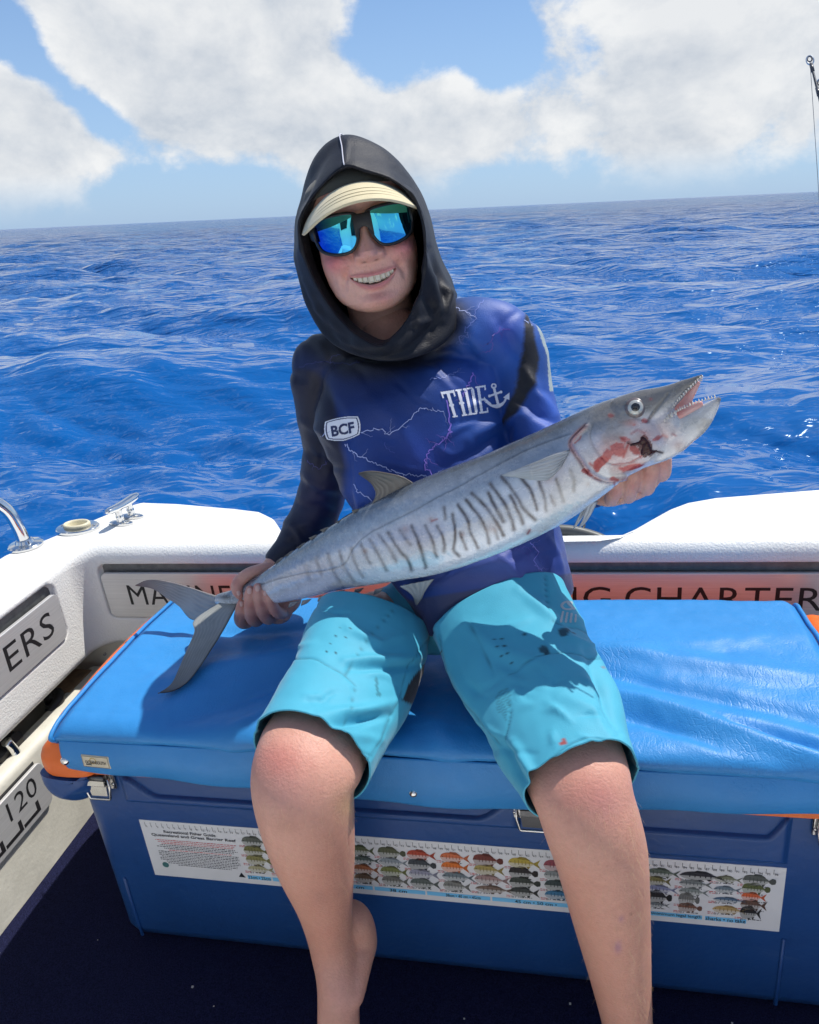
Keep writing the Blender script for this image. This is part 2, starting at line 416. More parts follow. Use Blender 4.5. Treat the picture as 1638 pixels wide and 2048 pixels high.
CHROME=mat('polished_steel',(.72,.72,.71),.12,metal=1,noise=.05,nscale=40)
BLACK=mat('black_plastic',(.012,.012,.014),.45,bump=.0002,bscale=400)
INK=mat('black_print',(.012,.011,.013),.6)
boat=T('fishing_boat',(0,.2,0),'white fishing boat with engraved name plates along its cockpit walls','boat')

def yb(x): return np.interp(x,[-.85,-.7,-.55,-.485,-.44,-.405,-.385,-.36,-.2,.2,.255,.29,.325,.36,.40,.44,.50,.71,.95],
                            [.752,.73,.69,.668,.63,.575,.535,.512,.503,.497,.498,.51,.545,.59,.64,.675,.70,.735,.70])
def build_coaming():
    r=.05
    path=[]                                  # (x,y, outer x,y)
    for y in np.arange(-1.3,.0,.02): path.append((-.84,y,-1.05,y,))
    for y in np.arange(.0,.42,.004): path.append((-.84,y,-1.05+.05*sstep(y,.2,.42),y+.02*sstep(y,.2,.42)))
    for a in np.linspace(0,math.pi/2,26)[1:-1]:
        t=a/(math.pi/2); ox,oy=cr([(-1.0,.44),(-.965,.50),(-.93,.575),(-.87,.70),(-.83,.745)],50)[int(t*49)]
        path.append((-.79-r*math.cos(a),.42+r*math.sin(a),ox,oy))
    for x in np.arange(-.79,1.0,.004): path.append((x,.47,x-.035*max(0,(-.5-x)/.29)*(x<-.5),yb(x)))
    for a in np.linspace(0,math.pi/2,20)[1:]:
        path.append((1.0+r*math.sin(a),.42+r*math.cos(a),1.0+.06+.12*a/(math.pi/2),.70-.2*(a/1.57)))
    for y in np.arange(.40,-1.3,-.02): path.append((1.05,y,1.25,y))
    Pm=np.array(path); n=len(Pm)
    # smooth the direction field
    I,O=Pm[:,:2],Pm[:,2:]
    d=O-I; L=np.linalg.norm(d,axis=1,keepdims=True); d=d/L
    inn=np.zeros_like(d); tg=nrm(np.gradient(I,axis=0)); inn=np.stack([tg[:,1]*-1,tg[:,0]],-1)   # left of travel = outward
    zt=.566; rr=.034; zb=.335
    rows=[]                                    # (fraction across, offset outward, z)
    prof=[('i',.06,zb-.012),('i',.03,zb-.012),('i',.004,zb-.010),('i',0,zb)]
    for z in np.arange(zb+.008,zt-rr,.0032): prof.append(('i',0,z))
    for a in np.linspace(0,math.pi/2,10): prof.append(('i',rr*(1-math.cos(a)),zt-rr+rr*math.sin(a)))
    ro=.022; to=nrm(np.gradient(O,axis=0)); k_=np.ones(9)/9; on=np.stack([-to[:,1],to[:,0]],-1); on=nrm(np.stack([np.convolve(np.pad(on[:,c],4,mode='edge'),k_,'valid') for c in(0,1)],-1)); on=on*np.sign((on*d).sum(1,keepdims=True))
    Vs=[]
    for kind,off,z in prof:
        Vs.append(np.column_stack([I+inn*off,np.full(n,z)]))
    start=I+inn*rr
    for f in (.12,.25,.4,.55,.7,.85): Vs.append(np.column_stack([start+(O-on*ro-start)*f,np.full(n,zt)]))
    for a in np.linspace(0,math.pi/2,7): Vs.append(np.column_stack([O-on*ro*(1-math.sin(a)),np.full(n,zt-ro+ro*math.cos(a))]))
    for z,o2 in ((.48,.004),(.40,.02),(.38,.03),(.2,.03),(-.2,-.02),(-.8,-.1)): Vs.append(np.column_stack([O+on*o2,np.full(n,z)]))
    G=np.array(Vs)                              # rows x path x 3
    # recesses for the name plates pressed into the inner face
    def press(G,u,v0,u0,u1,z0,z1,r,depth,sel):
        z=G[:,:,2]; cx,cz=(u0+u1)/2,(z0+z1)/2; hx,hz=(u1-u0)/2-r,(z1-z0)/2-r
        qx=np.abs(u-cx)-hx; qz=np.abs(z-cz)-hz
        sd=np.hypot(np.maximum(qx,0),np.maximum(qz,0))+np.minimum(np.maximum(qx,qz),0)-r
        m=(1-sstep(sd,-.003,.003))*sel
        return m*depth
    isl=np.zeros(G.shape[:2]); isl[3:3+len(np.arange(zb+.008,zt-rr,.0032))+4,:]=1
    X=G[:,:,0].copy(); Y=G[:,:,1].copy()
    on_t=isl*(Pm[:,1]>.4699)[None]*(Pm[:,0]<.99)[None]; on_l=isl*(Pm[:,0]<-.8399)[None]
    dt=press(G,X,0,-.799,.93,.392,.5225,.016,.013,isl*(Pm[:,1]>.45)[None])
    dl=press(G,Y,0,-1.2,.372,.402,.532,.02,.013,on_l)
    G[:,:,:2]+=inn[None]*(dt+dl)[:,:,None]
    V=G.reshape(-1,3); F=grid_faces(G.shape[0],n,False)
    add('gunwale',V,F,GEL,boat)
build_coaming()

def plate(name,s,words,org,xd,yd,w,h,rad,cap,th=.006,matp=BR_X,bold=.0):
    """name plate: a slab whose letters are cut right through (2D curve with holes); words=[(text,x,width,y)]"""
    cu=bpy.data.curves.new('pl','CURVE'); cu.dimensions='2D'; cu.fill_mode='BOTH'; cu.extrude=th/2; cu.resolution_u=4; cu.bevel_depth=.0012; cu.bevel_resolution=1
    def poly(pts):
        s_=cu.splines.new('POLY'); s_.points.add(len(pts)-1); s_.use_cyclic_u=True
        for p,q in zip(s_.points,pts): p.co=(q[0],q[1],0,1)
    pts=[]
    for cx,cy,a0 in((w-rad,h-rad,0),(rad,h-rad,90),(rad,rad,180),(w-rad,rad,270)):
        for a in np.linspace(0,90,7): pts.append((cx+rad*math.cos(math.radians(a0+a)),cy+rad*math.sin(math.radians(a0+a))))
    poly(pts)
    for txt,x0,tw,y0 in words:
        fc=bpy.data.curves.new('t','FONT'); fc.body=txt; fc.size=1; fc.offset=bold; fc.resolution_u=4; fc.space_character=1.06
        o=bpy.data.objects.new('t',fc); COL.objects.link(o); dg=bpy.context.evaluated_depsgraph_get(); dg.update()
        c2=o.evaluated_get(dg).to_curve(dg)
        sp=[]
        for s_ in c2.splines:
            b=s_.bezier_points; P=[]
            if len(b):
                for i in range(len(b)):
                    p0,p1,p2,p3=b[i].co,b[i].handle_right,b[(i+1)%len(b)].handle_left,b[(i+1)%len(b)].co
                    straight=((p1-p0).cross(p3-p0).length<1e-5 and (p2-p0).cross(p3-p0).length<1e-5)
                    for t in ([0] if straight else np.linspace(0,1,6)[:-1]):
                        q=p0*(1-t)**3+p1*3*t*(1-t)**2+p2*3*t*t*(1-t)+p3*t**3; P.append((q.x,q.y))
            else: P=[(q.co[0],q.co[1]) for q in s_.points]
            sp.append(np.array(P))
        o.evaluated_get(dg).to_curve_clear(); bpy.data.objects.remove(o); bpy.data.curves.remove(fc)
        al=np.concatenate(sp); lo,hi=al.min(0),al.max(0)
        for P in sp:
            p=(P-lo)/(hi-lo)*np.array([tw,cap])+np.array([x0,y0]); poly(p)
    o=bpy.data.objects.new('t',cu); COL.objects.link(o); dg=bpy.context.evaluated_depsgraph_get(); dg.update(); m=o.evaluated_get(dg).to_mesh()
    v=np.array([x.co[:] for x in m.vertices]); f=[tuple(p.vertices) for p in m.polygons]; o.evaluated_get(dg).to_mesh_clear(); bpy.data.objects.remove(o); bpy.data.curves.remove(cu)
    xd,yd=np.array(xd,float),np.array(yd,float); zd=np.cross(xd,yd)
    V=np.array(org)+v[:,:1]*xd+v[:,1:2]*yd+v[:,2:3]*zd
    p=add(name,V,f,matp,boat,smooth=False)
    for txt,x0,tw,y0 in words:                      # black paint in the letters
        q,g=fit_text(txt,tw-.001,cap-.001,.0,1.06); LV=q+np.array([x0+.0005,y0+.0005])
        add('lettering',np.array(org)+LV[:,:1]*xd+LV[:,1:2]*yd+(th/2+.0013)*zd,g,INK,boat,parent=p,smooth=False)
    return p
# transom plate
xM0=Q(256,1190,.466)[0]; xM1=Q(462,1185,.466)[0]; xC0=Q(1250,1190,.466)[0]; xR1=Q(1630,1190,.466)[0]
wch=(xR1-xC0)/7*8.05
pw=.915+.796
tp=plate('name_plate','',[('MARINE',xM0+.796,xM1-xM0,.031),('FISHING',Q(905,1190,.466)[0]+.796,Q(1222,1190,.466)[0]-Q(905,1190,.466)[0],.031),('CHARTERS',xC0+.796,wch,.031)],(-.796,.474,.3945),(1,0,0),(0,-.03,1),pw,.108,.013,.050)
bk=box((.06,.4815,.457),(.855,.0012,.064)); add('backing_plate',*bk,ALU_D,boat,smooth=False)
# left plate: read from inside, text runs towards the transom
tl=plate('name_plate','',[('CHARTERS',QX(99,1228,-.836)[1]+1.19-.47,.47,.027)],(-.8405,-1.19,.4065),(0,1,0),(.03,0,1),1.556,.104,.013,.055,matp=BR_Y)
bk=box((-.8515,-.41,.467),(.0012,.78,.064)); add('backing_plate',*bk,ALU_D,boat,smooth=False)
# liner behind the storage pocket, pocket floor, lower panel with its cap
def extr(prof,y0,y1,nm,m,ny=2):
    n=len(prof); ys=np.linspace(y0,y1,ny); V=np.array([(x,y,z) for y in ys for x,z in prof]); F=grid_faces(ny,n,False)
    return add(nm,V,F,m,boat,auto=40)
cap=[(-.985,.40),(-.985,.13),(-.978,.122),(-.905,.118),(-.898,.122),(-.896,.13),(-.896,.245),(-.892,.256),(-.884,.26)]+[(-.856+.016*math.sin(a),.244+.016*math.cos(a)) for a in np.linspace(0,1.57,6)]+[(-.8385,.15),(-.8385,-.02)]
extr(cap,-1.3,.47,'side_liner',LINER)
V=np.array([(-.98,.492,-.05),(1.1,.492,-.05),(1.1,.492,.36),(-.98,.492,.36)]); add('transom_liner',V,[(0,1,2,3)],LINER,boat)
# stringer under the lip
extr([(-.93,.335),(-.93,.318),(-.955,.316),(-.955,.308),(-.972,.306),(-.972,.296),(-.985,.294)],-1.3,.40,'pocket_trim',LINER)
# deck: sub-floor and carpet
V,F=box((.1,-.4,-.03),(1.0,.95,.028)); add('deck_floor',V,F,LINER,boat,smooth=False)
CARP=mat('marine_carpet',(.014,.016,.050),.95,noise=.75,nscale=420,bump=.004,bscale=520,bdetail=2,spec=.08)
def build_carpet():
    nx,ny=260,260; x=np.linspace(-.836,1.04,nx); y=np.linspace(-.36,.49,ny); X,Y=np.meshgrid(x,y)
    Z=.004+.0012*vnoise(np.stack([X,Y,0*X],-1),9,3)
    add('deck_carpet',np.stack([X,Y,Z],-1).reshape(-1,3),grid_faces(ny,nx,False),CARP,boat)
build_carpet()
# a few grains of salt and scale on the carpet, grime and moss where wall meets deck
# lower plate with the depth numbers
DOTS=[]
def plate120():
    c0=QX(0,1590,-.8375); 
    y1=QX(72,1534,-.8375)[1]+.006; z1=.232; z0=.132
    cu=[('120',.61-.095,.082,.048)]
    o=plate('depth_plate','',cu,(-.8335,y1-.625,z0),(0,1,0),(.02,0,1),.625,z1-z0,.014,.042,th=.005,matp=BR_Y,bold=.0)
    V=[];F=[]
    for k in range(5):                           # the cut L-shaped marks under the number
        yy=y1-.045-.052*k
        for (a,b,c,d) in ((yy,yy+.009,z0+.016,z0+.036),(yy-.040,yy+.009,z0+.010,z0+.0175)):
            v,f=box((-.8300,(a+b)/2,(c+d)/2),(.0009,(b-a)/2,(d-c)/2)); F+=[tuple(i+len(V) for i in q) for q in f]; V+=list(v)
    add('depth_mark',V,F,INK,boat,parent=o,smooth=False)
    v,f=box((-.8368,y1-.32,(z0+z1)/2),(.0008,.31,(z1-z0)/2+.006)); add('backing_plate',v,f,BLACK,boat,smooth=False)
plate120()
# grab rail, rod holder, cleat on the stern quarter
def rail():
    b=QZ(52,1092,.567); zz=b[2]
    C=cr([b,b+(-.003,-.003,.05),b+(-.012,-.012,.095),b+(-.035,-.04,.130),b+(-.075,-.10,.150),b+(-.10,-.25,.155),b+(-.10,-.9,.155)],70)
    V,F=sweep(C,.0135,ref=(1,0,.2),n=18); r=add('grab_rail',V,F,CHROME,boat)
    a=np.linspace(0,2*math.pi,33)[:-1]; R=[]
    for rad,h in ((.036,0),(.036,.004),(.033,.007),(.020,.009),(.017,.016),(.0135,.018)): R.append(np.stack([b[0]+rad*np.cos(a)*1.05,b[1]+rad*np.sin(a),np.full(32,zz+h)],-1))
    V=np.array(R).reshape(-1,3); add('rail_foot',V,grid_faces(len(R),32),CHROME,boat,parent=r,auto=35)
rail()
def rodholder():
    c=QZ(156,1058,.567); a=np.linspace(0,2*math.pi,49)[:-1]
    def ring(spec,e=(1,.72)): return np.array([np.stack([c[0]+r*np.cos(a)*e[0],c[1]+r*np.sin(a)*e[0]*e[1],np.full(48,c[2]+h)],-1) for r,h in spec]).reshape(-1,3)
    V=ring([(.052,-.002),(.052,.005),(.050,.007),(.030,.0085),(.028,.0085)]); F=grid_faces(5,48)
    h=add('rod_holder',V,F,CHROME,boat,auto=35)
    V=ring([(.032,.0075),(.0325,.013),(.030,.016),(.026,.016),(.024,.012),(.023,-.05),(.001,-.052)]); add('holder_insert',V,grid_faces(7,48),mat('cream_insert',(.66,.60,.42),.5),boat,parent=h)
    for k in(-1,1):
        v,f=sweep([c+(k*.041,.004,.007),c+(k*.041,.004,.0095)],.004,n=12); add('screw',v,f,CHROME,boat,parent=h)
rodholder()
def cleat():
    p0=QZ(212,1026,.61); p1=QZ(276,988,.61); z=.567
    m=(p0+p1)/2; d=p1-p0; L=np.linalg.norm(d[:2]); d=np.array([d[0],d[1],0])/L; m[2]=z+.040
    s=np.linspace(-1,1,40); w=np.sqrt(np.clip(1-np.abs(s)**5,0,1))
    C=m+d*(s*L/2)[:,None]+np.array([0,0,1])*(.004*(s**2))[:,None]
    V,F=sweep(C,.0105*w+.0008,.0075*w+.0008,ref=(0,0,1),n=16,p=2.6); cl=add('cleat',V,F,CHROME,boat)
    for k in(-1,1):
        q=m+d*k*.020; 
        V,F=sweep(cr([(q[0],q[1],z+.006),(q[0],q[1],z+.020),(q[0],q[1],z+.037)],12),[.009]*6+[.008]*6,n=14); add('cleat_post',V,F,CHROME,boat,parent=cl)
        a=np.linspace(0,2*math.pi,25)[:-1]; px=np.array([d[1],-d[0],0])
        R=[np.array([q[0],q[1],z+h])+np.outer(r*1.9*np.cos(a),px)+np.outer(r*.75*np.sin(a),d) for r,h in((.0165,-.001),(.0165,.004),(.014,.006),(.004,.008))]
        add('cleat_foot',np.array(R).reshape(-1,3),grid_faces(4,24),CHROME,boat,parent=cl,auto=35)
cleat()
# hoses running across the outside of the transom well
HOSE=mat('grey_hose',(.10,.105,.10),.45,noise=.2,nscale=60)
for k,(dy,dz) in enumerate(((0,0),(.022,-.016),(-.004,-.026))):
    C=cr([Q(900,1075,.60)+(0,dy,dz),Q(1040,1054,.60)+(0,dy,dz),Q(1100,1058,.60)+(0,dy,dz),Q(1160,1064,.60)+(0,dy,dz),Q(1225,1082,.585)+(0,dy,dz-.01),Q(1262,1120,.575)+(0,dy,dz-.03)],60)
    V,F=sweep(C,.0105,n=14); h=add('hose',V,F,HOSE,boat)
    if k==0:
        i=36; V,F=sweep([C[i]+(0,.012,-.012)-(C[i+1]-C[i])*.4,C[i]+(0,.012,-.012)+(C[i+1]-C[i])*.4],.024,n=20); add('hose_clip',V,F,BLACK,boat,parent=h)
# bits in the pocket beside the icebox
for px,py in((163,1308),(210,1308)):
    c=Q(px,py,.49); V,F=sweep([c+(0,.002,0),c-(0,.004,0)],.006 if px<200 else .003,ref=(0,0,1),n=12); add('screw',V,F,CHROME,boat)
C=cr([QX(88,1412,-.93)+(0,.02,0),QX(100,1398,-.915),QX(112,1385,-.90),QX(118,1400,-.88),QX(100,1425,-.885)],30); V,F=sweep(C,.012,ref=(0,0,1),n=12); add('cable_loop',V,F,BLACK,boat)
V,F=box(QX(138,1385,-.90)+(0,.02,-.01),(.03,.05,.03),.008); add('pocket_wedge',V,F,mat('weathered_wood',(.17,.11,.06),.8,noise=.5,nscale=30),boat,smooth=False)
def latchbox():
    c=QX(8,1516,-.90); V,F=box(c+(0,0,.0),(.028,.045,.04),.012); b=add('drink_holder',V,F,BLACK,boat,auto=40)
    C=cr([c+(.03,-.01,.05),c+(.032,-.002,.02),c+(.045,-.01,-.01)],14); V,F=sweep(C,.010,n=14); add('chrome_spout',V,F,CHROME,boat,parent=b)
latchbox()

# ---- forward part of the cockpit, behind the photographer: cabin bulkhead, door, windows, roof (mirrored in the lenses; added in white to bounce fill light)
def cabin():
    V,F=box((.1,-2.25,1.05),(1.12,.05,1.12),.02); add('cabin_bulkhead',V,F,GEL,boat,auto=40)
    V,F=box((.35,-2.19,.95),(.33,.015,.88),.01); d=add('cabin_door',V,F,GEL,boat,auto=40)
    V,F=box((.35,-2.172,1.35),(.24,.006,.36),.004); add('door_window',V,F,mat('dark_glass',(.01,.012,.014),.06),boat,parent=d,auto=40)
    V,F=box((-.55,-2.195,1.45),(.34,.006,.30),.004); add('cabin_window',V,F,bpy.data.materials['dark_glass'],boat,auto=40)
    V,F=box((.1,-2.75,2.2),(1.2,.62,.03),.02); add('cabin_roof',V,F,GEL,boat,auto=40)
    for sx in(-1,1):
        V,F=box((.1+sx*1.16,-1.85,.23),(.09,.58,.33),.02); add('gunwale_end',V,F,GEL,boat,auto=40)
    V,F=box((-.55,-1.9,.32),(.36,.26,.32),.03); add('bait_bench',V,F,GEL,boat,auto=40)
    V,F=box((.1,-1.28,.010),(.93,.925,.012),.004); add('bounce_deck',V,F,GEL,boat,auto=40)  # unseen white floor, added to throw sunlight up at the boy
cabin()
# ---------------------------------------------------------------- icebox and its cushion
TUB=mat('blue_polyethylene',(.013,.062,.215),.36,noise=.10,nscale=7,bump=.0007,bscale=70,spec=.45,rnoise=.06)
ORG=mat('orange_polyethylene',(.80,.155,.022),.40,noise=.06,nscale=10,bump=.0004,bscale=90,sss=.15,sssc=(1,.3,.1))
STEEL=mat('latch_steel',(.62,.61,.60),.22,metal=1,noise=.1,nscale=50)
DARKST=mat('latch_dark_steel',(.10,.10,.105),.28,metal=.9)
def scuff(m,col,amt,st,sc,lo=.58):
    nt=m.node_tree; b=nt.nodes['Principled BSDF']; tcn=nt.nodes.new('ShaderNodeTexCoord'); v=VM(nt,'MULTIPLY',tcn.outputs['Object'],st)
    f=MR(nt,NOISE(nt,v,sc,7,.72,.8),lo,.80,0,amt); src=b.inputs['Base Color'].links[0].from_socket
    nt.links.new(MIX(nt,f,src,col),b.inputs['Base Color'])
scuff(TUB,(.10,.17,.30),.45,(3,3,14),2.2); scuff(TUB,(.22,.27,.36),.5,(40,40,9),1.6,.68); scuff(ORG,(.80,.36,.16),.5,(8,8,8),3.0)
cool=T('icebox',(0,.2,0),'large blue plastic icebox with an orange lid standing on the carpet','icebox')
def rrect(x0,x1,y0,y1,r,n=8):
    P=[]
    for cx,cy,a0 in((x1-r,y1-r,0),(x0+r,y1-r,90),(x0+r,y0+r,180),(x1-r,y0+r,270)):
        for a in np.linspace(0,90,n): P.append((cx+r*math.cos(math.radians(a0+a)),cy+r*math.sin(math.radians(a0+a))))
    return np.array(P)
def rings(spec,n=8):
    R=[np.column_stack([rrect(x0,x1,y0,y1,r,n),np.full(4*n,z)]) for x0,x1,y0,y1,r,z in spec]
    V=np.concatenate(R); F=[tuple(q) for q in grid_faces(len(R),4*n)]; F+=[tuple(range(4*n))[::-1],tuple(range(len(V)-4*n,len(V)))]; return V,F
V,F=rings([(-.575,.60,.022,.385,.03,.008),(-.588,.612,.006,.392,.034,.016),(-.592,.616,0,.395,.035,.035),(-.594,.618,0,.396,.035,.37),(-.594,.618,.001,.396,.035,.384),(-.585,.61,.008,.39,.03,.3865)])
tub=add('tub',V,F,TUB,cool,auto=50)
def pad(name,x0,x1,z0,z1,r,t,m,par,y=0,scoop=None):
    n=10; P=rrect(x0,x1,z0,z1,r,n); P2=rrect(x0+t*.9,x1-t*.9,z0+t*.9,z1-t*.9,max(.002,r-t*.6),n)
    V=np.concatenate([np.column_stack([P[:,0],np.full(len(P),y+.001),P[:,1]]),np.column_stack([P[:,0],np.full(len(P),y-t*.5),P[:,1]]),np.column_stack([P2[:,0],np.full(len(P),y-t),P2[:,1]])])
    F=[tuple(q) for q in grid_faces(3,4*n)]+[tuple(range(8*n,12*n))]
    return add(name,V,F,m,cool,parent=par,auto=60)
# raised panels under the lid, each with a scooped hand hold
def hold(px0,py0,px1,py1,py2):
    a=Q(px0,py0,0); b=Q(px1,py1,0); z0=Q((px0+px1)/2,py2,0)[2]
    nx,nz=120,40; X,Z=np.meshgrid(np.linspace(a[0],b[0],nx),np.linspace(z0,.383,nz))
    e=np.minimum(np.minimum(X-a[0],b[0]-X),Z-z0)
    y=-.007*sstep(e,0,.010)
    # scooped grip: a recess with rounded ends along the top edge
    cx,hw=(a[0]+b[0])/2,(b[0]-a[0])/2
    zl=.383-.034*(1-sstep(np.abs(X-cx),hw*.80,hw*.97))
    y=y+.026*sstep(Z,zl-.006,zl+.006)*(np.abs(X-cx)<hw*.97)
    add('hand_hold',np.stack([X,y,Z],-1).reshape(-1,3),grid_faces(nz,nx,False),TUB,cool,parent=tub)
hold(240,1560,1040,1620,1630); hold(1100,1625,1585,1645,1712)
# carrying lugs at the front corners
def lug(sx,x):
    v=[];f=[]
    x=x+.006*(-sx); C=cr([(x,.002,.386),(x,.001,.377),(x+.008*-sx,.002,.364),(x+.016*-sx,.006,.352),(x+.022*-sx,.016,.344)],20)
    a=np.interp(np.linspace(0,1,20),[0,.35,.7,1],[.047,.045,.034,.012]); b=np.interp(np.linspace(0,1,20),[0,.5,1],[.030,.028,.014])
    V,F=sweep(C,a,b,(0,-1,0),26,True,3.0); add('lug',V,F,TUB,cool,parent=tub,auto=60)
lug(-1,-.598); lug(1,.628)
for x,zb in ((-.555,.02),(.50,.02)):                # faint upright groove near the foot
    V,F=box((x,-.0005,.085),(.003,.0022,.07),.0015); add('foot_rib',V,F,TUB,cool,parent=tub,auto=60)
# lid
V,F=rings([(-.600,.624,-.006,.40,.036,.3875),(-.606,.630,-.012,.404,.040,.392),(-.606,.630,-.012,.404,.040,.405),(-.604,.628,-.009,.402,.040,.418),(-.596,.62,.004,.398,.045,.436),(-.585,.61,.016,.39,.05,.446),(-.55,.58,.05,.36,.05,.450)],10)
lid=add('lid',V,F,ORG,cool,auto=45)
def horn(x,s):                                     # raised lid corner with its drain hole
    C=cr([(x,.002,.396),(x,.000,.420),(x+s*-.004,.004,.436),(x-s*.012,.016,.445)],14)
    V,F=sweep(C,[.046,.050,.050,.050,.049,.048,.046,.042,.038,.034,.028,.022,.014,.006],[.026]*6+[.024]*4+[.02,.016,.010,.005],(0,-1,0),24,True,3.2)
    h=add('lid_corner',V,F,ORG,cool,parent=lid,auto=60)
    V,F=sweep([(x+s*.022,-.004,.4375),(x+s*.022,-.006,.4400)],.009,.006,(0,1,0),16); add('drain_hole',V,F,mat('hole_red',(.45,.03,.01),.6),cool,parent=lid)
    C=cr([(x+.010*s,.045,.41),(x+.010*s,.05,.440),(x+.004*s,.055,.462),(x-.006*s,.06,.470)],14)
    V,F=sweep(C,[.026]*9+[.024,.02,.016,.010,.004],[.05]*9+[.046,.04,.032,.022,.008],(0,-1,0),20,True,2.6); add('lid_shoulder',V,F,ORG,cool,parent=lid,auto=60)
horn(-.578,-1); horn(.60,1)
for sx in(-.585,.612):                              # the lid's long side ridges beside the cushion
    V,F=sweep(cr([(sx,.03,.435),(sx,.08,.456),(sx,.2,.463),(sx,.34,.456),(sx,.395,.43)],24),.030,.026,(0,0,1),16); add('lid_ridge',V,F,ORG,cool,parent=lid)
# latches
def latch(x,zc):
    L=[]
    V,F=box((x,-.0035,zc+.010),(.029,.0022,.021),.0015); pl=add('latch',V,F,STEEL,cool,auto=40)
    V,F=sweep([(x-.017,-.010,zc+.016),(x+.017,-.010,zc+.016)],.0065,ref=(0,0,1),n=16); add('latch_barrel',V,F,DARKST,cool,parent=pl)
    # lever: a tapered folded tongue
    P=[(-.016,.020,-.013),(.016,.020,-.013),(-.017,.004,-.017),(.017,.004,-.017),(-.0165,-.001,-.0125),(.0165,-.001,-.0125),(-.014,-.020,-.0125),(.014,-.020,-.0125)]
    V=np.array([(x+a,c,zc+b) for a,b,c in P]+[(x+a,c+.003,zc+b) for a,b,c in P]); F=[(0,1,3,2),(2,3,5,4),(4,5,7,6)]+[(8+a,8+d,8+c,8+b) for a,b,c,d in((0,1,3,2),(2,3,5,4),(4,5,7,6))]+[(0,2,10,8),(2,4,12,10),(4,6,14,12),(1,9,11,3),(3,11,13,5),(5,13,15,7),(6,7,15,14),(0,8,9,1)]
    add('latch_lever',V,F,STEEL if x<-.2 else DARKST,cool,parent=pl,smooth=False)
    C=np.array([(x-.022,-.011,zc+.014),(x-.0225,-.013,zc-.004),(x-.0185,-.0125,zc-.0245),(x-.0165,-.0125,zc-.0262),(x+.0165,-.0125,zc-.0262),(x+.0185,-.0125,zc-.0245),(x+.0225,-.013,zc-.004),(x+.022,-.011,zc+.014)])
    V,F=sweep(C,.0021,ref=(.1,-1,.1),n=8); add('latch_wire',V,F,STEEL,cool,parent=pl)
    for a,b in((-.024,.025),(.024,.025),(-.025,.0),(.025,.0)):
        V,F=sweep([(x+a,-.005,zc+b),(x+a,-.0075,zc+b)],[.0034,.0022],ref=(0,0,1),n=10); add('rivet',V,F,STEEL,cool,parent=pl)
latch(-.541,.368); latch(.150,.364); latch(.545,.368)
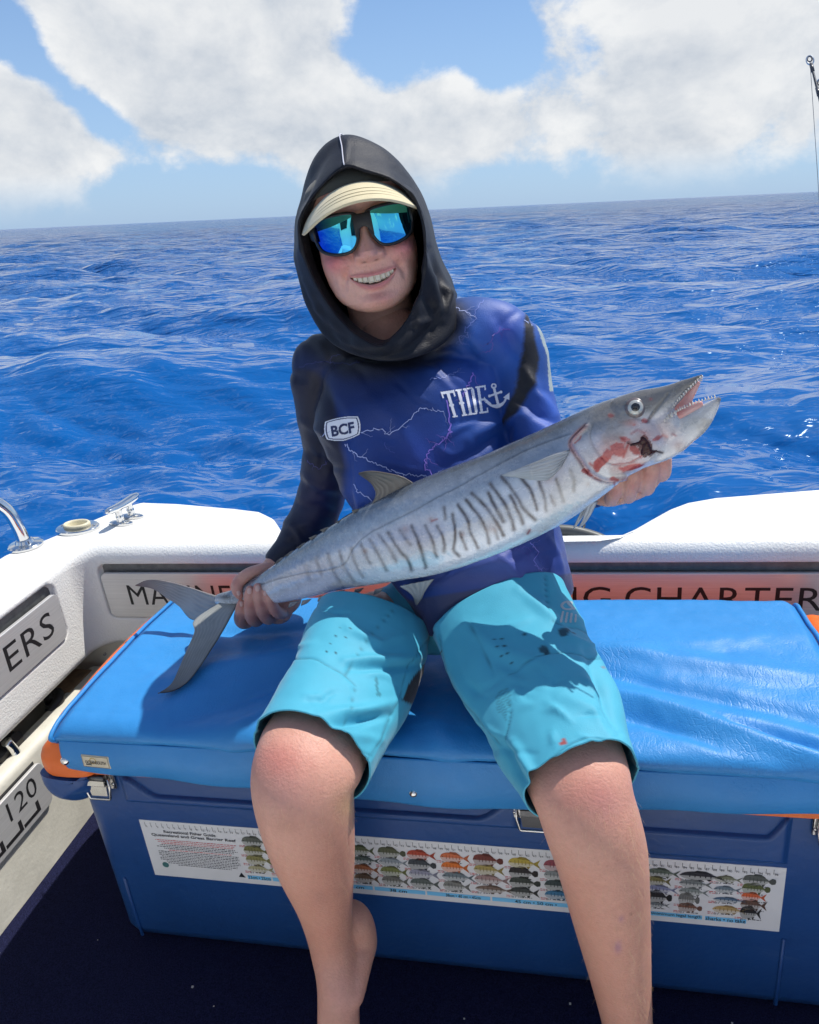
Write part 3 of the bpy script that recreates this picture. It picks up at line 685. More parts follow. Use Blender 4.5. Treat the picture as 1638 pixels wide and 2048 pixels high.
# ---- measuring sticker
WHITE=mat('sticker_white',(.66,.66,.67),.35,noise=.03,nscale=30)
VC=mat('sticker_print',vcol=True,rough=.4)
def sticker():
    L,H=.985,.122; org=np.array([0,0,.23]); fr=-.0010
    def pt(u,v,k=0): return np.column_stack([np.asarray(u)-L/2,np.full(np.shape(u),fr-.00025*k),.23-H/2+np.asarray(v)])   # u from the left, v from the bottom
    V,F=box((0,fr+.0006,.23),(L/2,.0005,H/2)); st=add('sticker',V,F,WHITE,cool,smooth=False)
    PV=[];PF=[];PC=[]
    def poly(p,c,k=1):
        p=np.asarray(p,float); n=sum(len(x) for x in PV); PV.append(pt(p[:,0],p[:,1],k)); PF.append(tuple(range(n,n+len(p)))); PC.append(np.tile(c,(len(p),1)))
    def rect(u0,u1,v0,v1,c,k=1): poly([(u0,v0),(u1,v0),(u1,v1),(u0,v1)],c,k)
    def txt(s,u,v,h,c,w=None,bold=0,k=2,right=False):
        q,f=fit_text(s,w,h,bold); n=sum(len(x) for x in PV); PV.append(pt(q[:,0]+u,q[:,1]+v,k)); PF.extend(tuple(i+n for i in g) for g in f); PC.append(np.tile(c,(len(q),1)))
    K=(.015,.015,.02); RD=(.55,.10,.10); BL=(.17,.50,.78)
    rg=np.random.default_rng(3)
    for i in range(97):                             # centimetre scale
        u=.009+.01*i; rect(u,u+.0006,H-.013,H-.004,K); 
        txt(str(i),u+.0012,H-.0145,.0038,K)
    # title block
    txt('Recreational Fisher Guide',.040,H-.0245,.0062,K,w=.092,bold=.012); txt('Queensland and Great Barrier Reef',.016,H-.0335,.0068,K,w=.150,bold=.012)
    def lines(u0,u1,v,c,h=.0016):
        u=u0
        while u<u1:
            w=rg.uniform(.0015,.006); rect(u,min(u+w,u1),v,v+h*rg.uniform(.7,1.1),c); u+=w+.0012
    for i in range(16):
        v=H-.041-.0036*i; c=RD if i in(0,1,2,6) else (.06,.06,.07); ins=[.0,.004,.010,.006,.0,.012,.02,.0,.0,.0,.004,.0,.0,.01,.012,.03][i]
        lines(.020+ins,.164-ins*.6,v,c)
    # badge and small triangle
    a=np.linspace(0,2*math.pi,20); poly(np.column_stack([.026+.006*np.cos(a),.026+.006*np.sin(a)]),(.05,.16,.16)); poly([(.156,.013),(.168,.013),(.162,.023)],K); txt('www.fishguide.au' if 0 else '',0,0,.001,K) if 0 else None
    # size bands along the foot of the sheet
    seg=[(.172,.213,'23cm • 25cm'),(.216,.285,''),(.288,.385,'cm • 35 cm'),(.388,.470,'38 cm'),(.473,.572,'38cm • 40 cm • 45cm'),(.575,.690,'45 cm • 50 cm •'),(.693,.790,'60cm • 75 cm'),(.794,.880,'no minimimum legal length'),(.884,.940,'sharks • no take')]
    for u0,u1,s in seg:
        rect(u0,u1,.0105,.0185,BL)
        if s: 
            big=s.startswith(('no','sh','23')); txt(s,u0+(.001 if big else .3*(u1-u0)),.0110,.0072 if big else .0062,K,w=(u1-u0-.002) if big else min(.55*(u1-u0),.0056*len(s)),bold=.012)
    # fish portraits
    def fishp(u,v,l,h,c,c2,kind):
        t=np.linspace(0,1,16)
        if kind=='long': top=np.sin(np.pi*t**.8)**.8; fork=.5
        elif kind=='round': top=np.sin(np.pi*t**.65)**.6; fork=.0
        else: top=np.sin(np.pi*t**.7)**.75; fork=.35
        b=u+l*.80*t; hh=h*.5*top+h*.035
        up=np.column_stack([b,v+hh*1.02]); lo=np.column_stack([b,v-hh*.95])[::-1]
        # body: upper half darker than belly
        c=np.array(c);c2=np.array(c2)
        mid=np.column_stack([b,v+0*b])
        poly(np.concatenate([up,mid[::-1]]),c,2); poly(np.concatenate([mid,lo]),c*.45+c2*.55,2)
        x0=u+l*.78
        if kind=='round': poly([(x0,v-h*.1),(x0+l*.10,v-h*.30),(x0+l*.2,v-h*.22),(x0+l*.22,v+h*.02),(x0+l*.2,v+h*.24),(x0+l*.10,v+h*.30),(x0,v+h*.1)],c*.7,2)
        else: poly([(x0,v-h*.06),(x0+l*.22,v-h*.48),(x0+l*.22-l*.13*fork*2,v),(x0+l*.22,v+h*.50),(x0,v+h*.06)],c*.75,2)
        poly([(u+l*.28,v+h*.44),(u+l*.36,v+h*.66),(u+l*.55,v+h*.62),(u+l*.70,v+h*.30)],c*.6,2)      # dorsal fin
        poly([(u+l*.38,v-h*.40),(u+l*.42,v-h*.64),(u+l*.52,v-h*.40)],c*.6,2); poly([(u+l*.56,v-h*.36),(u+l*.62,v-h*.58),(u+l*.69,v-h*.28)],c*.6,2)
        for q in range(5):
            uu=u+l*(.2+.11*q); rect(uu,uu+l*.025,v-h*.15,v+h*.34*(1-.12*q),c*.55,3)
        poly([(u+l*.07,v+h*.06),(u+l*.10,v+h*.06),(u+l*.10,v+h*.14),(u+l*.07,v+h*.14)],K,4)
    GR=(.10,.11,.09);OL=(.16,.15,.05);RE=(.42,.06,.03);OR=(.62,.17,.03);SI=(.26,.30,.33);BLK=(.02,.02,.022);BR=(.14,.07,.035);PK=(.42,.24,.22);YE=(.40,.33,.05);TE=(.08,.17,.17);BU=(.05,.17,.30);VI=(.28,.28,.36);DG=(.05,.06,.05)
    LT=(.6,.6,.58)
    cols=[# u, list of (colour, kind, length, height) from the top row down
      (.176,[(GR,'f',.046,.017),(OL,'f',.044,.018),((.24,.22,.08),'f',.044,.017),((.40,.37,.22),'f',.044,.011)]),
      (.222,[((.35,.14,.13),'f',.044,.016),((.12,.12,.10),'f',.045,.015),(TE,'f',.044,.017),(RE,'f',.044,.012)]),
      (.268,[(SI,'f',.04,.015),(OL,'long',.04,.012),(GR,'f',.04,.016),(PK,'f',.04,.012)]),
      (.313,[(GR,'f',.04,.014),(SI,'long',.04,.011),(BR,'f',.04,.014),(SI,'f',.04,.010)]),
      (.357,[((.11,.13,.07),'f',.039,.016),((.09,.12,.11),'long',.046,.012),((.36,.13,.06),'f',.042,.015),((.17,.11,.07),'f',.040,.016)]),
      (.402,[((.10,.11,.06),'round',.043,.017),(SI,'long',.046,.014),((.19,.21,.07),'f',.043,.016),((.17,.17,.15),'f',.043,.016)]),
      (.448,[(RE,'f',.044,.015),((.05,.06,.07),'round',.043,.018),(VI,'f',.046,.015),((.11,.13,.12),'f',.046,.016)]),
      (.500,[((.56,.15,.06),'f',.044,.015),((.64,.16,.03),'f',.042,.017),((.15,.19,.21),'long',.050,.015),((.20,.20,.18),'f',.042,.017)]),
      (.550,[((.17,.04,.03),'round',.044,.018),((.36,.28,.09),'f',.045,.016),((.34,.22,.21),'f',.052,.014),((.20,.14,.11),'long',.058,.012)]),
      (.603,[((.42,.32,.05),'f',.046,.016),((.03,.025,.025),'round',.042,.018),(DG,'round',.045,.017),((.06,.065,.06),'f',.043,.016)]),
      (.655,[((.28,.06,.08),'f',.044,.018),((.22,.24,.24),'f',.044,.015),((.05,.07,.07),'f',.044,.017),(BU,'f',.044,.014)]),
      (.705,[(SI,'f',.05,.014),(GR,'f',.05,.014),(BR,'f',.05,.014),(SI,'long',.05,.012)]),
      (.755,[((.07,.07,.07),'round',.043,.014),((.14,.15,.15),'long',.043,.012),((.05,.03,.03),'long',.043,.013),((.07,.07,.075),'round',.043,.014)]),
      (.800,[((.10,.13,.10),'long',.046,.014),((.19,.17,.06),'f',.034,.014),((.22,.24,.38),'long',.044,.012),(BLK,'round',.036,.020),((.20,.22,.23),'long',.034,.008)]),
      (.846,[((.02,.02,.03),'long',.062,.013),((.16,.18,.18),'long',.044,.012),((.22,.25,.24),'long',.040,.012),((.17,.17,.16),'round',.028,.020),((.20,.09,.06),'round',.032,.014)]),
      (.893,[((.20,.21,.14),'long',.036,.010),((.15,.20,.24),'long',.036,.010),((.08,.14,.22),'long',.046,.008),((.44,.30,.12),'long',.046,.012)]),
      (.930,[((.09,.10,.09),'round',.042,.016),((.10,.12,.04),'round',.036,.016),((.62,.12,.04),'f',.032,.013),((.13,.07,.05),'f',.034,.016),(BLK,'f',.028,.020)])]
    for u,lst in cols:
        n=len(lst); 
        for r,(c,kd,l,h) in enumerate(lst):
            v=H-.027-(r+.0)*(.0785/max(4,n)) - (.002 if n==4 else 0)
            fishp(u,v,l*1.04,h*1.18,c,LT,kd)
            vv=v-h*.5-.0035; lines(u+.012,u+.012+rg.uniform(.014,.022),vv,K,.0016); lines(u-.006,u+.004,vv+.002,RD,.0014); lines(u-.006,u+.003,vv-.0008,RD,.0014)
            a=np.linspace(0,2*math.pi,12); poly(np.column_stack([u+.004+.0022*np.cos(a),vv+.0006+.0022*np.sin(a)]),(.35,.35,.35),1)
            poly([(u+.007,vv-.001),(u+.0078,vv-.001),(u+.0095,vv+.003),(u+.0087,vv+.003)],K,1)
    add('printed_chart',np.concatenate(PV),PF,VC,cool,parent=st,smooth=False,cols=np.concatenate(PC))
sticker()
# ---- cushion
VIN=mat('blue_vinyl',(.031,.225,.54),.40,noise=.10,nscale=5,spec=.38)
def mat_vinyl():
    nt=VIN.node_tree; b=nt.nodes['Principled BSDF']; tcn=nt.nodes.new('ShaderNodeTexCoord'); vec=tcn.outputs['Object']
    # leather grain, stretch creases, scuffs
    v2=VM(nt,'MULTIPLY',vec,(1,.28,1)); 
    vo=nt.nodes.new('ShaderNodeTexVoronoi'); vo.feature='DISTANCE_TO_EDGE'; vo.inputs['Scale'].default_value=120; vo.inputs['Randomness'].default_value=1
    w=nt.nodes.new('ShaderNodeTexNoise'); w.inputs['Scale'].default_value=14; w.inputs['Detail'].default_value=3; nt.links.new(vec,w.inputs['Vector'])
    nt.links.new(VM(nt,'ADD',v2,VM(nt,'MULTIPLY',w.outputs['Color'],(.05,.05,.05))),vo.inputs['Vector'])
    cr_=MR(nt,vo.outputs['Distance'],0,.16,0,1); area=MR(nt,NOISE(nt,vec,6,4,.6),.48,.66,0,1)
    g=NOISE(nt,vec,480,3,.6)
    h=M_(nt,'ADD',M_(nt,'MULTIPLY',M_(nt,'MULTIPLY',cr_,area),.24),M_(nt,'MULTIPLY',g,.42))
    h=M_(nt,'ADD',h,M_(nt,'MULTIPLY',NOISE(nt,vec,40,4,.6),1.0))
    bn=nt.nodes.new('ShaderNodeBump'); bn.inputs['Strength'].default_value=.9; bn.inputs['Distance'].default_value=.0011
    nt.links.new(h,bn.inputs['Height']); nt.links.new(bn.outputs[0],b.inputs['Normal'])
    src=b.inputs['Base Color'].links[0].from_socket
    sc=NOISE(nt,VM(nt,'MULTIPLY',vec,(26,9,9)),3,6,.75,1.2); f=MR(nt,sc,.60,.78,0,.35)
    c=MIX(nt,f,src,(.13,.36,.72)); st=MR(nt,NOISE(nt,vec,9,5,.6),.62,.8,0,.4); c=MIX(nt,st,c,(.018,.16,.5))
    nt.links.new(c,b.inputs['Base Color'])
    nt.links.new(MR(nt,NOISE(nt,vec,30,4,.6),.3,.7,.34,.52,False),b.inputs['Roughness'])
mat_vinyl()
cush=T('bench_cushion',(0,.2,.45),'bright blue vinyl cushion with a flap covering the icebox lid','cushion')
X0,X1,Y0,Y1=-.582,.590,-.030,.388
def cush_surface():
    nx,ny=420,190
    x=np.linspace(X0,X1,nx); 
    # section across: flap side -> front bulge -> top -> back
    prof=[]                                          # (y,z)
    prof+= [(Y0+.018,.457),(Y0+.008,.4585)]
    for a in np.linspace(-70,90,26): prof.append((Y0+.034-.036*math.cos(math.radians(a)) ,.4795+.0215*math.sin(math.radians(a))))
    for y in np.linspace(Y0+.04,Y1-.02,130): prof.append((y,.5+.008*math.sin(math.pi*(y-Y0)/(Y1-Y0))))
    for a in np.linspace(90,-60,14): prof.append((Y1-.02+.02*math.cos(math.radians(a)),.48+.02*math.sin(math.radians(a))))
    prof.append((Y1-.02,.45))
    pr=np.array(prof); m=len(pr)
    Xg=np.tile(x,(m,1)); Yg=np.tile(pr[:,:1],(1,nx)); Zg=np.tile(pr[:,1:],(1,nx))
    top=sstep(Zg,.468,.497)
    # sides round over
    ex=np.minimum(Xg-X0,X1-Xg); Zg=Zg-.016*(1-sstep(ex,0,.03))*top
    # dents under the boy, folds fanning out from the seat to the right and left
    z=np.zeros_like(Xg)
    z-=.020*np.exp(-((Xg-.01)/.16)**2-((Yg-.20)/.17)**2)
    z-=.012*np.exp(-((Xg+.13)/.07)**2-((Yg-.02)/.12)**2)+.012*np.exp(-((Xg-.2)/.07)**2-((Yg-.02)/.12)**2)
    p=np.stack([Xg,Yg],-1)
    wig=.012*vnoise(np.stack([Xg,Yg,0*Xg],-1),7,2)
    for a,b,wd,am in (((.18,.22),(.58,.13),.022,.0065),((.2,.17),(.60,.02),.018,-.006),((.22,.11),(.56,-.03),.018,.0075),((.26,.20),(.6,.26),.03,.004),((.24,.06),(.44,-.03),.014,-.006),((.3,.02),(.5,-.05),.012,.004),
                      ((.40,.05),(.60,-.02),.012,-.010),((-.14,.20),(-.46,.08),.03,.006),((-.16,.15),(-.40,-.02),.024,-.006),((-.18,.26),(-.5,.22),.02,-.005),((-.13,.10),(-.30,-.04),.022,.006),((0,.04),(.06,-.05),.02,.004)):
        d,t=segd(p+wig[...,None],a,b); z+=1.9*am*np.exp(-(d/wd)**2)*np.sin(np.pi*np.clip(t,.04,.96))**.5
    z+=.0018*vnoise(np.stack([Xg,Yg,Zg],-1),16,3)+.0010*vnoise(np.stack([Xg,Yg,Zg],-1),40,2,2)
    Zg=Zg+z*top; Yg=Yg-(z*.8)*(1-top)*(Yg<.05)
    V=np.stack([Xg,Yg,Zg],-1).reshape(-1,3); F=[tuple(q) for q in grid_faces(m,nx,False)]
    for col in(0,nx-1): 
        idx=[r*nx+col for r in range(m)]; F.append(tuple(idx if col else idx[::-1]))
    add('cushion_pad',V,F,VIN,cush)
    for i0 in(4,nx-5):                               # piping along both ends
        C=np.stack([Xg[3:-3,i0],Yg[3:-3,i0],Zg[3:-3,i0]],-1); C=C+np.array([(-.004 if i0<10 else .004),0,.0028])*np.array([1,1,1]); C[:,1]-=.003*(Yg[3:-3,i0]<0)
        V,F=sweep(C,.0036,ref=(1,0,0),n=10); add('piping',V,F,VIN,cush)
cush_surface()
def flap():
    nx,nz=300,26; x=np.linspace(X0+.012,X1-.004,nx); t=np.linspace(0,1,nz)
    Xg,Tg=np.meshgrid(x,t)
    zb=np.interp(x,[-.57,-.45,-.28,-.16,0,.14,.3,.45,.6],[.411,.405,.397,.391,.385,.387,.401,.410,.415])
    Zg=.468+(zb[None]-.468)*Tg
    e=np.clip((Xg-X0-.012)/.02,0,1)
    Yg=-.024-.006*np.sin(Tg*math.pi)+.003*vnoise(np.stack([Xg,Zg,0*Xg],-1),9,2)*Tg-.002*np.sin(Xg*34)*Tg
    edge=(1-np.abs(2*Tg-1)**14)
    Yg+=.002*(1-sstep(1-Tg,0,.06))
    # rounded left corner
    Zg=np.where(Xg<X0+.05,Zg+ .0*Tg,Zg)
    V=np.stack([Xg,Yg,Zg],-1).reshape(-1,3); F=[tuple(q) for q in grid_faces(nz,nx,False)]
    V2,F2=evalmod(V,F,('SOLIDIFY',dict(thickness=.003,offset=-1)))
    add('front_flap',V2,F2,VIN,cush)
    SV=[];SF=[]                                       # stitching near the hem
    for xx in np.arange(X0+.03,X1-.02,.0068):
        z0=float(np.interp(xx,x,zb))+.0055; i=int(np.interp(xx,x,np.arange(nx))); j=nz-3
        v,f=box((xx,Yg[j,i]-.0012,z0),(.0021,.0006,.0006)); SF+=[tuple(q+len(SV) for q in g) for g in f]; SV+=list(v)
    st=add('stitching',SV,SF,mat('dark_blue_thread',(.008,.03,.13),.7),cush); st['kind']='stuff'
    def at(px,py): q=Q(px,py,-.026); i=int(np.clip(np.interp(q[0],x,np.arange(nx)),0,nx-1)); j=int(np.clip((.468-q[2])/(.468-zb[i])*(nz-1),0,nz-1)); return np.array([q[0],Yg[j,i]-.001,q[2]])
    for px,py,r in((133,1518,.0078),(828,1581,.0066),):
        c=at(px,py); n_=9; s=np.linspace(0,1.57,n_)
        C=c[None]+np.stack([0*s,-.006*np.sin(s),0*s],-1); V,F=sweep(C,np.maximum(r*np.cos(s),.0003),ref=(0,0,1),n=18); add('snap_stud',V,F,CHROME,cush)
    c=at(197,1517); ax=np.array([[1,0,-.045],[0,1,0],[.045,0,1]])
    V,F=box((0,0,0),(.0235,.0014,.0115),.001); V=V@ax+c-(0,.0012,0); lb=add('brand_label',V,F,mat('cream_leather',(.60,.52,.38),.6,noise=.06,nscale=60),cush,auto=40)
    PV=[];PF=[];PC=[]
    def put(v,f,col,k): 
        n=sum(len(a) for a in PV); w=np.column_stack([v[:,0],np.full(len(v),-.0016-.0002*k),v[:,1]])@ax+c-(0,.0012,0); PV.append(w); PF.extend(tuple(i+n for i in g) for g in f); PC.append(np.tile(col,(len(v),1)))
    a=np.linspace(0,2*math.pi,25)[:-1]; ring=np.concatenate([np.column_stack([.0058*np.cos(a),.0058*np.sin(a)]),np.column_stack([.0046*np.cos(a),.0046*np.sin(a)])])+(-.004,.002)
    put(ring,[(i,(i+1)%24,24+(i+1)%24,24+i) for i in range(24)],(.45,.28,.04),1)
    v,f=fit_text('OCEANSOUTH',.035,.0062,.02); put(v+(-.0175,-.004),f,(.02,.02,.025),2)
    v=np.array([(-.017,-.0066),(-.007,-.0066),(-.008,-.0048),(-.0165,-.0048)]); put(v,[(0,1,2,3)],(.02,.02,.025),2)
    fr=np.array([(-.022,-.0102),(.022,-.0102),(.022,.0102),(-.022,.0102),(-.0214,-.0096),(.0214,-.0096),(.0214,.0096),(-.0214,.0096)]); put(fr,[(0,1,5,4),(1,2,6,5),(2,3,7,6),(3,0,4,7)],(.12,.09,.05),2)
    add('label_print',np.concatenate(PV),PF,VC,cush,parent=lb,smooth=False,cols=np.concatenate(PC))
flap()
# ---------------------------------------------------------------- the boy
SKIN=mat('skin',vcol=True,rough=.46,noise=.07,nscale=160,bump=.0010,bscale=300,bdetail=4,spec=.35,sss=.22,sssc=(1,.32,.17))
boy=T('person',(0,.2,.5),'seated boy in mirrored sunglasses and dark blue hooded shirt holding a long fish','person')
SK=np.array((.64,.365,.285))
# ---- head frame
EYE=Q(727,455,.200); hv=nrm(ray(727,455)); hf=-hv
r0=nrm(RB-(RB@hf)*hf); u0=np.cross(hf,r0); al=math.radians(11.5)
HX=math.cos(al)*r0+math.sin(al)*u0; HZ=-math.sin(al)*r0+math.cos(al)*u0; HY=-hf
HO=EYE+HY*.086                                    # centre of the head at eye height
def hl(L): L=np.asarray(L,float); return HO+L[...,0:1]*HX+L[...,1:2]*HY+L[...,2:3]*HZ
def zu(x): q=np.clip(1-(x/.0315)**2,0,1); return -.0655+.0065*(x/.0315)**2+.0016*q**.6
def zl(x): q=np.clip(1-(x/.0315)**2,0,1); return -.0655+.0065*(x/.0315)**2-.0078*q**.75
def head():
    th=np.concatenate([np.linspace(-180,-80,30,endpoint=False),np.linspace(-80,80,330,endpoint=False),np.linspace(80,180,30,endpoint=False)])
    z=np.concatenate([np.linspace(-.26,-.1175,40,endpoint=False),np.linspace(-.1175,.004,300,endpoint=False),np.linspace(.004,.118,60)])
    TH,Z=np.meshgrid(np.radians(th),z); sx,cx=np.sin(TH),np.cos(TH)          # cx=1 at the front
    zz=[-.1150,-.1138,-.1116,-.1080,-.1036,-.0958,-.0840,-.067,-.05,-.03,0,.03,.06,.085,.105,.115,.118]
    wj=[.004,.016,.0280,.0370,.0440,.0530,.0610,.0665,.0690,.0695,.0695,.068,.064,.050,.030,.012,.002]
    fj=[.030,.058,.073,.0815,.0865,.0900,.0905,.0910,.0900,.0880,.0860,.0925,.086,.060,.036,.016,.003]
    bj=[.0,.0,.0,.01,.02,.04,.055,.065,.075,.080,.080,.080,.075,.06,.04,.02,.005]
    from_z=lambda a: np.interp(Z,zz,a)
    W_,F_,B_=from_z(wj),from_z(fj),np.maximum(from_z(bj),.004)
    D_=np.where(cx>0,F_,B_)
    p=2.25
    rj=1/((np.abs(sx)/W_)**p+(np.abs(cx)/D_)**p)**(1/p)
    rj=np.where(Z<-.1150,.0,rj)
    # neck: circle set back under the skull
    ny=.030+.02*sstep(-Z,.1,.25); nw=.050+.030*sstep(-Z,.17,.26)
    # polar radius from the axis of a circle centred at (0,+ny)
    b_=cx*ny; disc=nw**2-(ny*sx)**2; rn=np.where(disc>0,-b_+np.sqrt(np.maximum(disc,0)),.004); rn=np.maximum(rn,.004)
    rn=np.where(Z>-.03,0,rn)
    k=.006; r=np.maximum(rj,rn); h=np.clip(k-np.abs(rj-rn),0,None)/k; r=r+h*h*k*.25
    X=r*sx; fr=sstep(cx,.15,.5)
    g=lambda x0,z0,sx_,sz_: np.exp(-((X-x0)/sx_)**2-((Z-z0)/sz_)**2)
    d=np.zeros_like(X)
    # nose
    hz=np.interp(Z-.0105,[-.0585,-.0555,-.0515,-.047,-.040,-.031,-.02,-.008,.004,.012],[0,.0025,.0175,.0270,.0290,.0215,.0130,.0080,.0045,0])
    sw=np.interp(Z-.0105,[-.055,-.045,-.036,-.02,0],[.0118,.0122,.0112,.0088,.0078])
    d+=hz*np.exp(-(np.abs(X)/sw)**2.3)
    for s in(-1,1):
        d+=.0105*g(s*.0150,-.0345,.0052,.0062)
        d-=.0040*g(s*.0078,-.0428,.0034,.0018)
        d-=.0030*g(s*.0212,-.0345,.003,.006)
        d+=.0135*g(s*.0430,-.0370,.0185,.0150)                                  # raised cheeks
        d+=.0030*g(s*.045,-.075,.012,.02)
        # smile folds
        fold=[(s*.0195,-.0370),(s*.0290,-.0450),(s*.0375,-.0560),(s*.0415,-.0660),(s*.0405,-.0780)]
        dd=pold(np.stack([X,Z],-1),fold); d-=.0036*np.exp(-(dd/.0038)**2)*sstep(-Z,.040,.052)*sstep(Z,-.082,-.066)
        d-=.0030*g(s*.0360,-.0570,.0045,.0045)
        d-=.006*g(s*.031,.002,.016,.010)                                        # eye sockets
    d+=.0070*g(0,-.0965,.0185,.0090)-.0030*g(0,-.0840,.020,.0048)               # chin and the dip above it
    d-=.0012*g(0,-.0565,.0025,.006)
    # mouth
    up,lo=zu(X),zl(X); inm=np.abs(X)<.0315
    U=.0062*np.clip(1-(X/.034)**2,0,1)**.5; Lh=.0074*np.clip(1-(X/.032)**2,0,1)**.5
    lipu=np.exp(-((Z-up-U*.55)/np.maximum(U*.62,.0009))**2)*(np.abs(X)<.034); lipl=np.exp(-((Z-lo+Lh*.5)/np.maximum(Lh*.62,.0009))**2)*(np.abs(X)<.032)
    d+=.0028*lipu*np.clip(1-(X/.036)**2,0,1)**.4+.0040*lipl*np.clip(1-(X/.034)**2,0,1)**.4
    op=sstep(np.minimum(up-Z,Z-lo),-.0002,.0011)*inm
    d-=.0150*op
    d=d*fr
    d+=.0007*vnoise(np.stack([X,Z,r*cx],-1),38,3,4)*fr
    r=r+d
    L=np.stack([r*sx,-r*cx,Z],-1)
    # colour
    c=np.ones(L.shape)*SK*np.array((1.13,1.10,1.10))
    mott=vnoise(L,30,4,2)[...,None]; c=c*(1+.06*mott)
    red=np.array((.66,.22,.20))
    m=lambda a: np.clip(a,0,1)[...,None]
    for s in(-1,1): c=c+(red-c)*m(.95*np.exp(-((X-s*.045)/.021)**2-((Z+.034)/.019)**2)*(1+.4*mott[...,0]))
    c=c+(red-c)*m(.30*np.exp(-(X/.016)**2-((Z+.034)/.014)**2)); c=c+(red-c)*m(.38*np.exp(-((X-.004)/.018)**2-((Z+.0955)/.011)**2))
    lip=np.array((.56,.19,.19)); lm=np.maximum(lipu*np.clip(1-(X/.037)**2,0,1)**.3*.85,lipl*np.clip(1-(X/.036)**2,0,1)**.3*.9)
    c=c+(lip-c)*m(lm*fr)
    c=c+(np.array((.09,.022,.02))-c)*m(op*fr)
    for s in(-1,1): c=c+(np.array((.16,.05,.04))-c)*m(.75*np.exp(-((X-s*.0078)/.0032)**2-((Z+.0430)/.0014)**2)*fr)
    rg=np.random.default_rng(5)                                                # freckles
    for _ in range(46):
        x0,z0,s_=rg.uniform(-.055,.055),rg.uniform(-.055,-.02),rg.uniform(.0006,.0011); c=c+(np.array((.30,.13,.08))-c)*m(.30*np.exp(-((X-x0)**2+(Z-z0)**2)/s_**2)*fr)
    for x0,z0 in((.047,-.083),(.058,-.080)): c=c+(np.array((.12,.05,.04))-c)*m(.7*np.exp(-((X-x0)**2+(Z-z0)**2)/.0008**2))
    c=c+(c*np.array((.93,.90,.90))-c)*m(sstep(-Z,.13,.15))
    n=len(th); V=hl(L).reshape(-1,3); F=[tuple(q) for q in grid_faces(len(z),n)]+[tuple(range((len(z)-1)*n,len(z)*n))]
    return V,F,c.reshape(-1,3)
HV,HF,HC=head()
# ---- limbs and trunk under the clothes, grown together as one skin
LEGL=[(765,1240,.170,70,.7),(702,1365,.025,92,.60),(668,1430,-.045,102,.62),(640,1480,-.088,106,.68),(622,1514,-.118,110,.74),(606,1562,-.138,104,.9),(615,1640,-.138,95,.95),(631,1720,-.122,79,1.05),(648,1800,-.108,58,1.1),(658,1860,-.100,47,1.1),(668,1905,-.106,46,1.05),(676,1965,-.128,43,.9),(677,2050,-.155,43,.7),(680,2115,-.185,44,.5)]
LEGR=[(985,1215,.170,74,.7),(1060,1380,.010,100,.60),(1103,1450,-.055,106,.62),(1138,1512,-.105,106,.68),(1157,1562,-.136,104,.76),(1170,1605,-.146,98,.9),(1184,1650,-.148,97,.95),(1200,1705,-.140,93,1.0),(1213,1780,-.130,84,1.05),(1225,1855,-.122,74,1.05),(1240,1950,-.118,61,1.05),(1254,2045,-.116,50,1.05),(1262,2110,-.115,47,1.1)]
SHL=[(640,735,.288,48,.85),(730,708,.295,40,.8),(805,715,.297,40,.8),(900,690,.297,42,.8),(985,685,.292,46,.8),(1030,708,.288,48,.9)]
ARML=[(632,742,.290,46,.9),(648,850,.312,44,.95),(652,920,.325,42,.95),(642,1000,.330,39,.95),(612,1062,.310,36,.95),(575,1106,.285,29,.85),(545,1136,.272,23,.7),(528,1160,.268,24,.5)]
ARMR=[(1036,705,.288,48,.9),(1046,760,.278,46,.95),(1058,815,.258,45,.95),(1075,870,.232,43,.95),(1120,930,.198,37,.95),(1172,968,.158,31,.9),(1212,990,.122,25,.8),(1240,985,.098,26,.6)]
TORSO=[(955,1165,.235,120,.8),(915,1060,.245,130,.72),(870,960,.258,140,.66),(838,860,.268,150,.62),(815,780,.280,140,.52),(802,730,.288,80,.5),(775,650,.292,56,.7)]
parts=[tubepx(LEGL,28),tubepx(LEGR,28),tubepx(SHL,24),tubepx(ARML,24),tubepx(ARMR,24),tubepx(TORSO,32)]
parts.append(tubepx([(672,1850,-.085,34,1.0),(702,1842,-.072,40,1.0),(722,1880,-.072,33,1.1),(712,1925,-.10,33,1.0),(700,1990,-.135,30,.8)],20))   # raised heel
parts.append(tubepx([(622,1545,-.150,60,.6),(610,1590,-.155,55,.5)],20)); parts.append(tubepx([(1156,1585,-.158,60,.6),(1175,1640,-.160,55,.5)],20))  # kneecaps
# toes on the carpet (below the frame)
for k in range(5):
    b=Q(656+11*k,2118,-.19); parts.append(sweep(cr([b,b+(0,-.02,-.012),b+(0,-.035,-.018)],8),[.010-.0008*k]*6+[.007,.003],n=10))
f0=Q(1262,2110,-.115); parts.append(sweep(cr([f0+(0,.03,-.03),f0+(0,-.02,-.035),f0+(.01,-.09,-.048),f0+(.012,-.13,-.052)],16),[.032]*5+[.036]*5+[.038]*4+[.03,.02],[.035]*4+[.03]*4+[.022]*5+[.014,.012,.008],(0,0,1),20))
for k in range(5):
    b=f0+np.array([-.024+.0125*k,-.118+.004*abs(k-1),-.050]); parts.append(sweep(cr([b,b+(0,-.022,-.001),b+(0,-.036+.003*k,-.006)],8),np.array([.0105,.0105,.010,.0105,.0105,.010,.008,.003])*(1.15 if k==0 else .9),n=10))
BV,BF,BE=voxel(*join(*parts),.0034,8)
px=pix(BV)
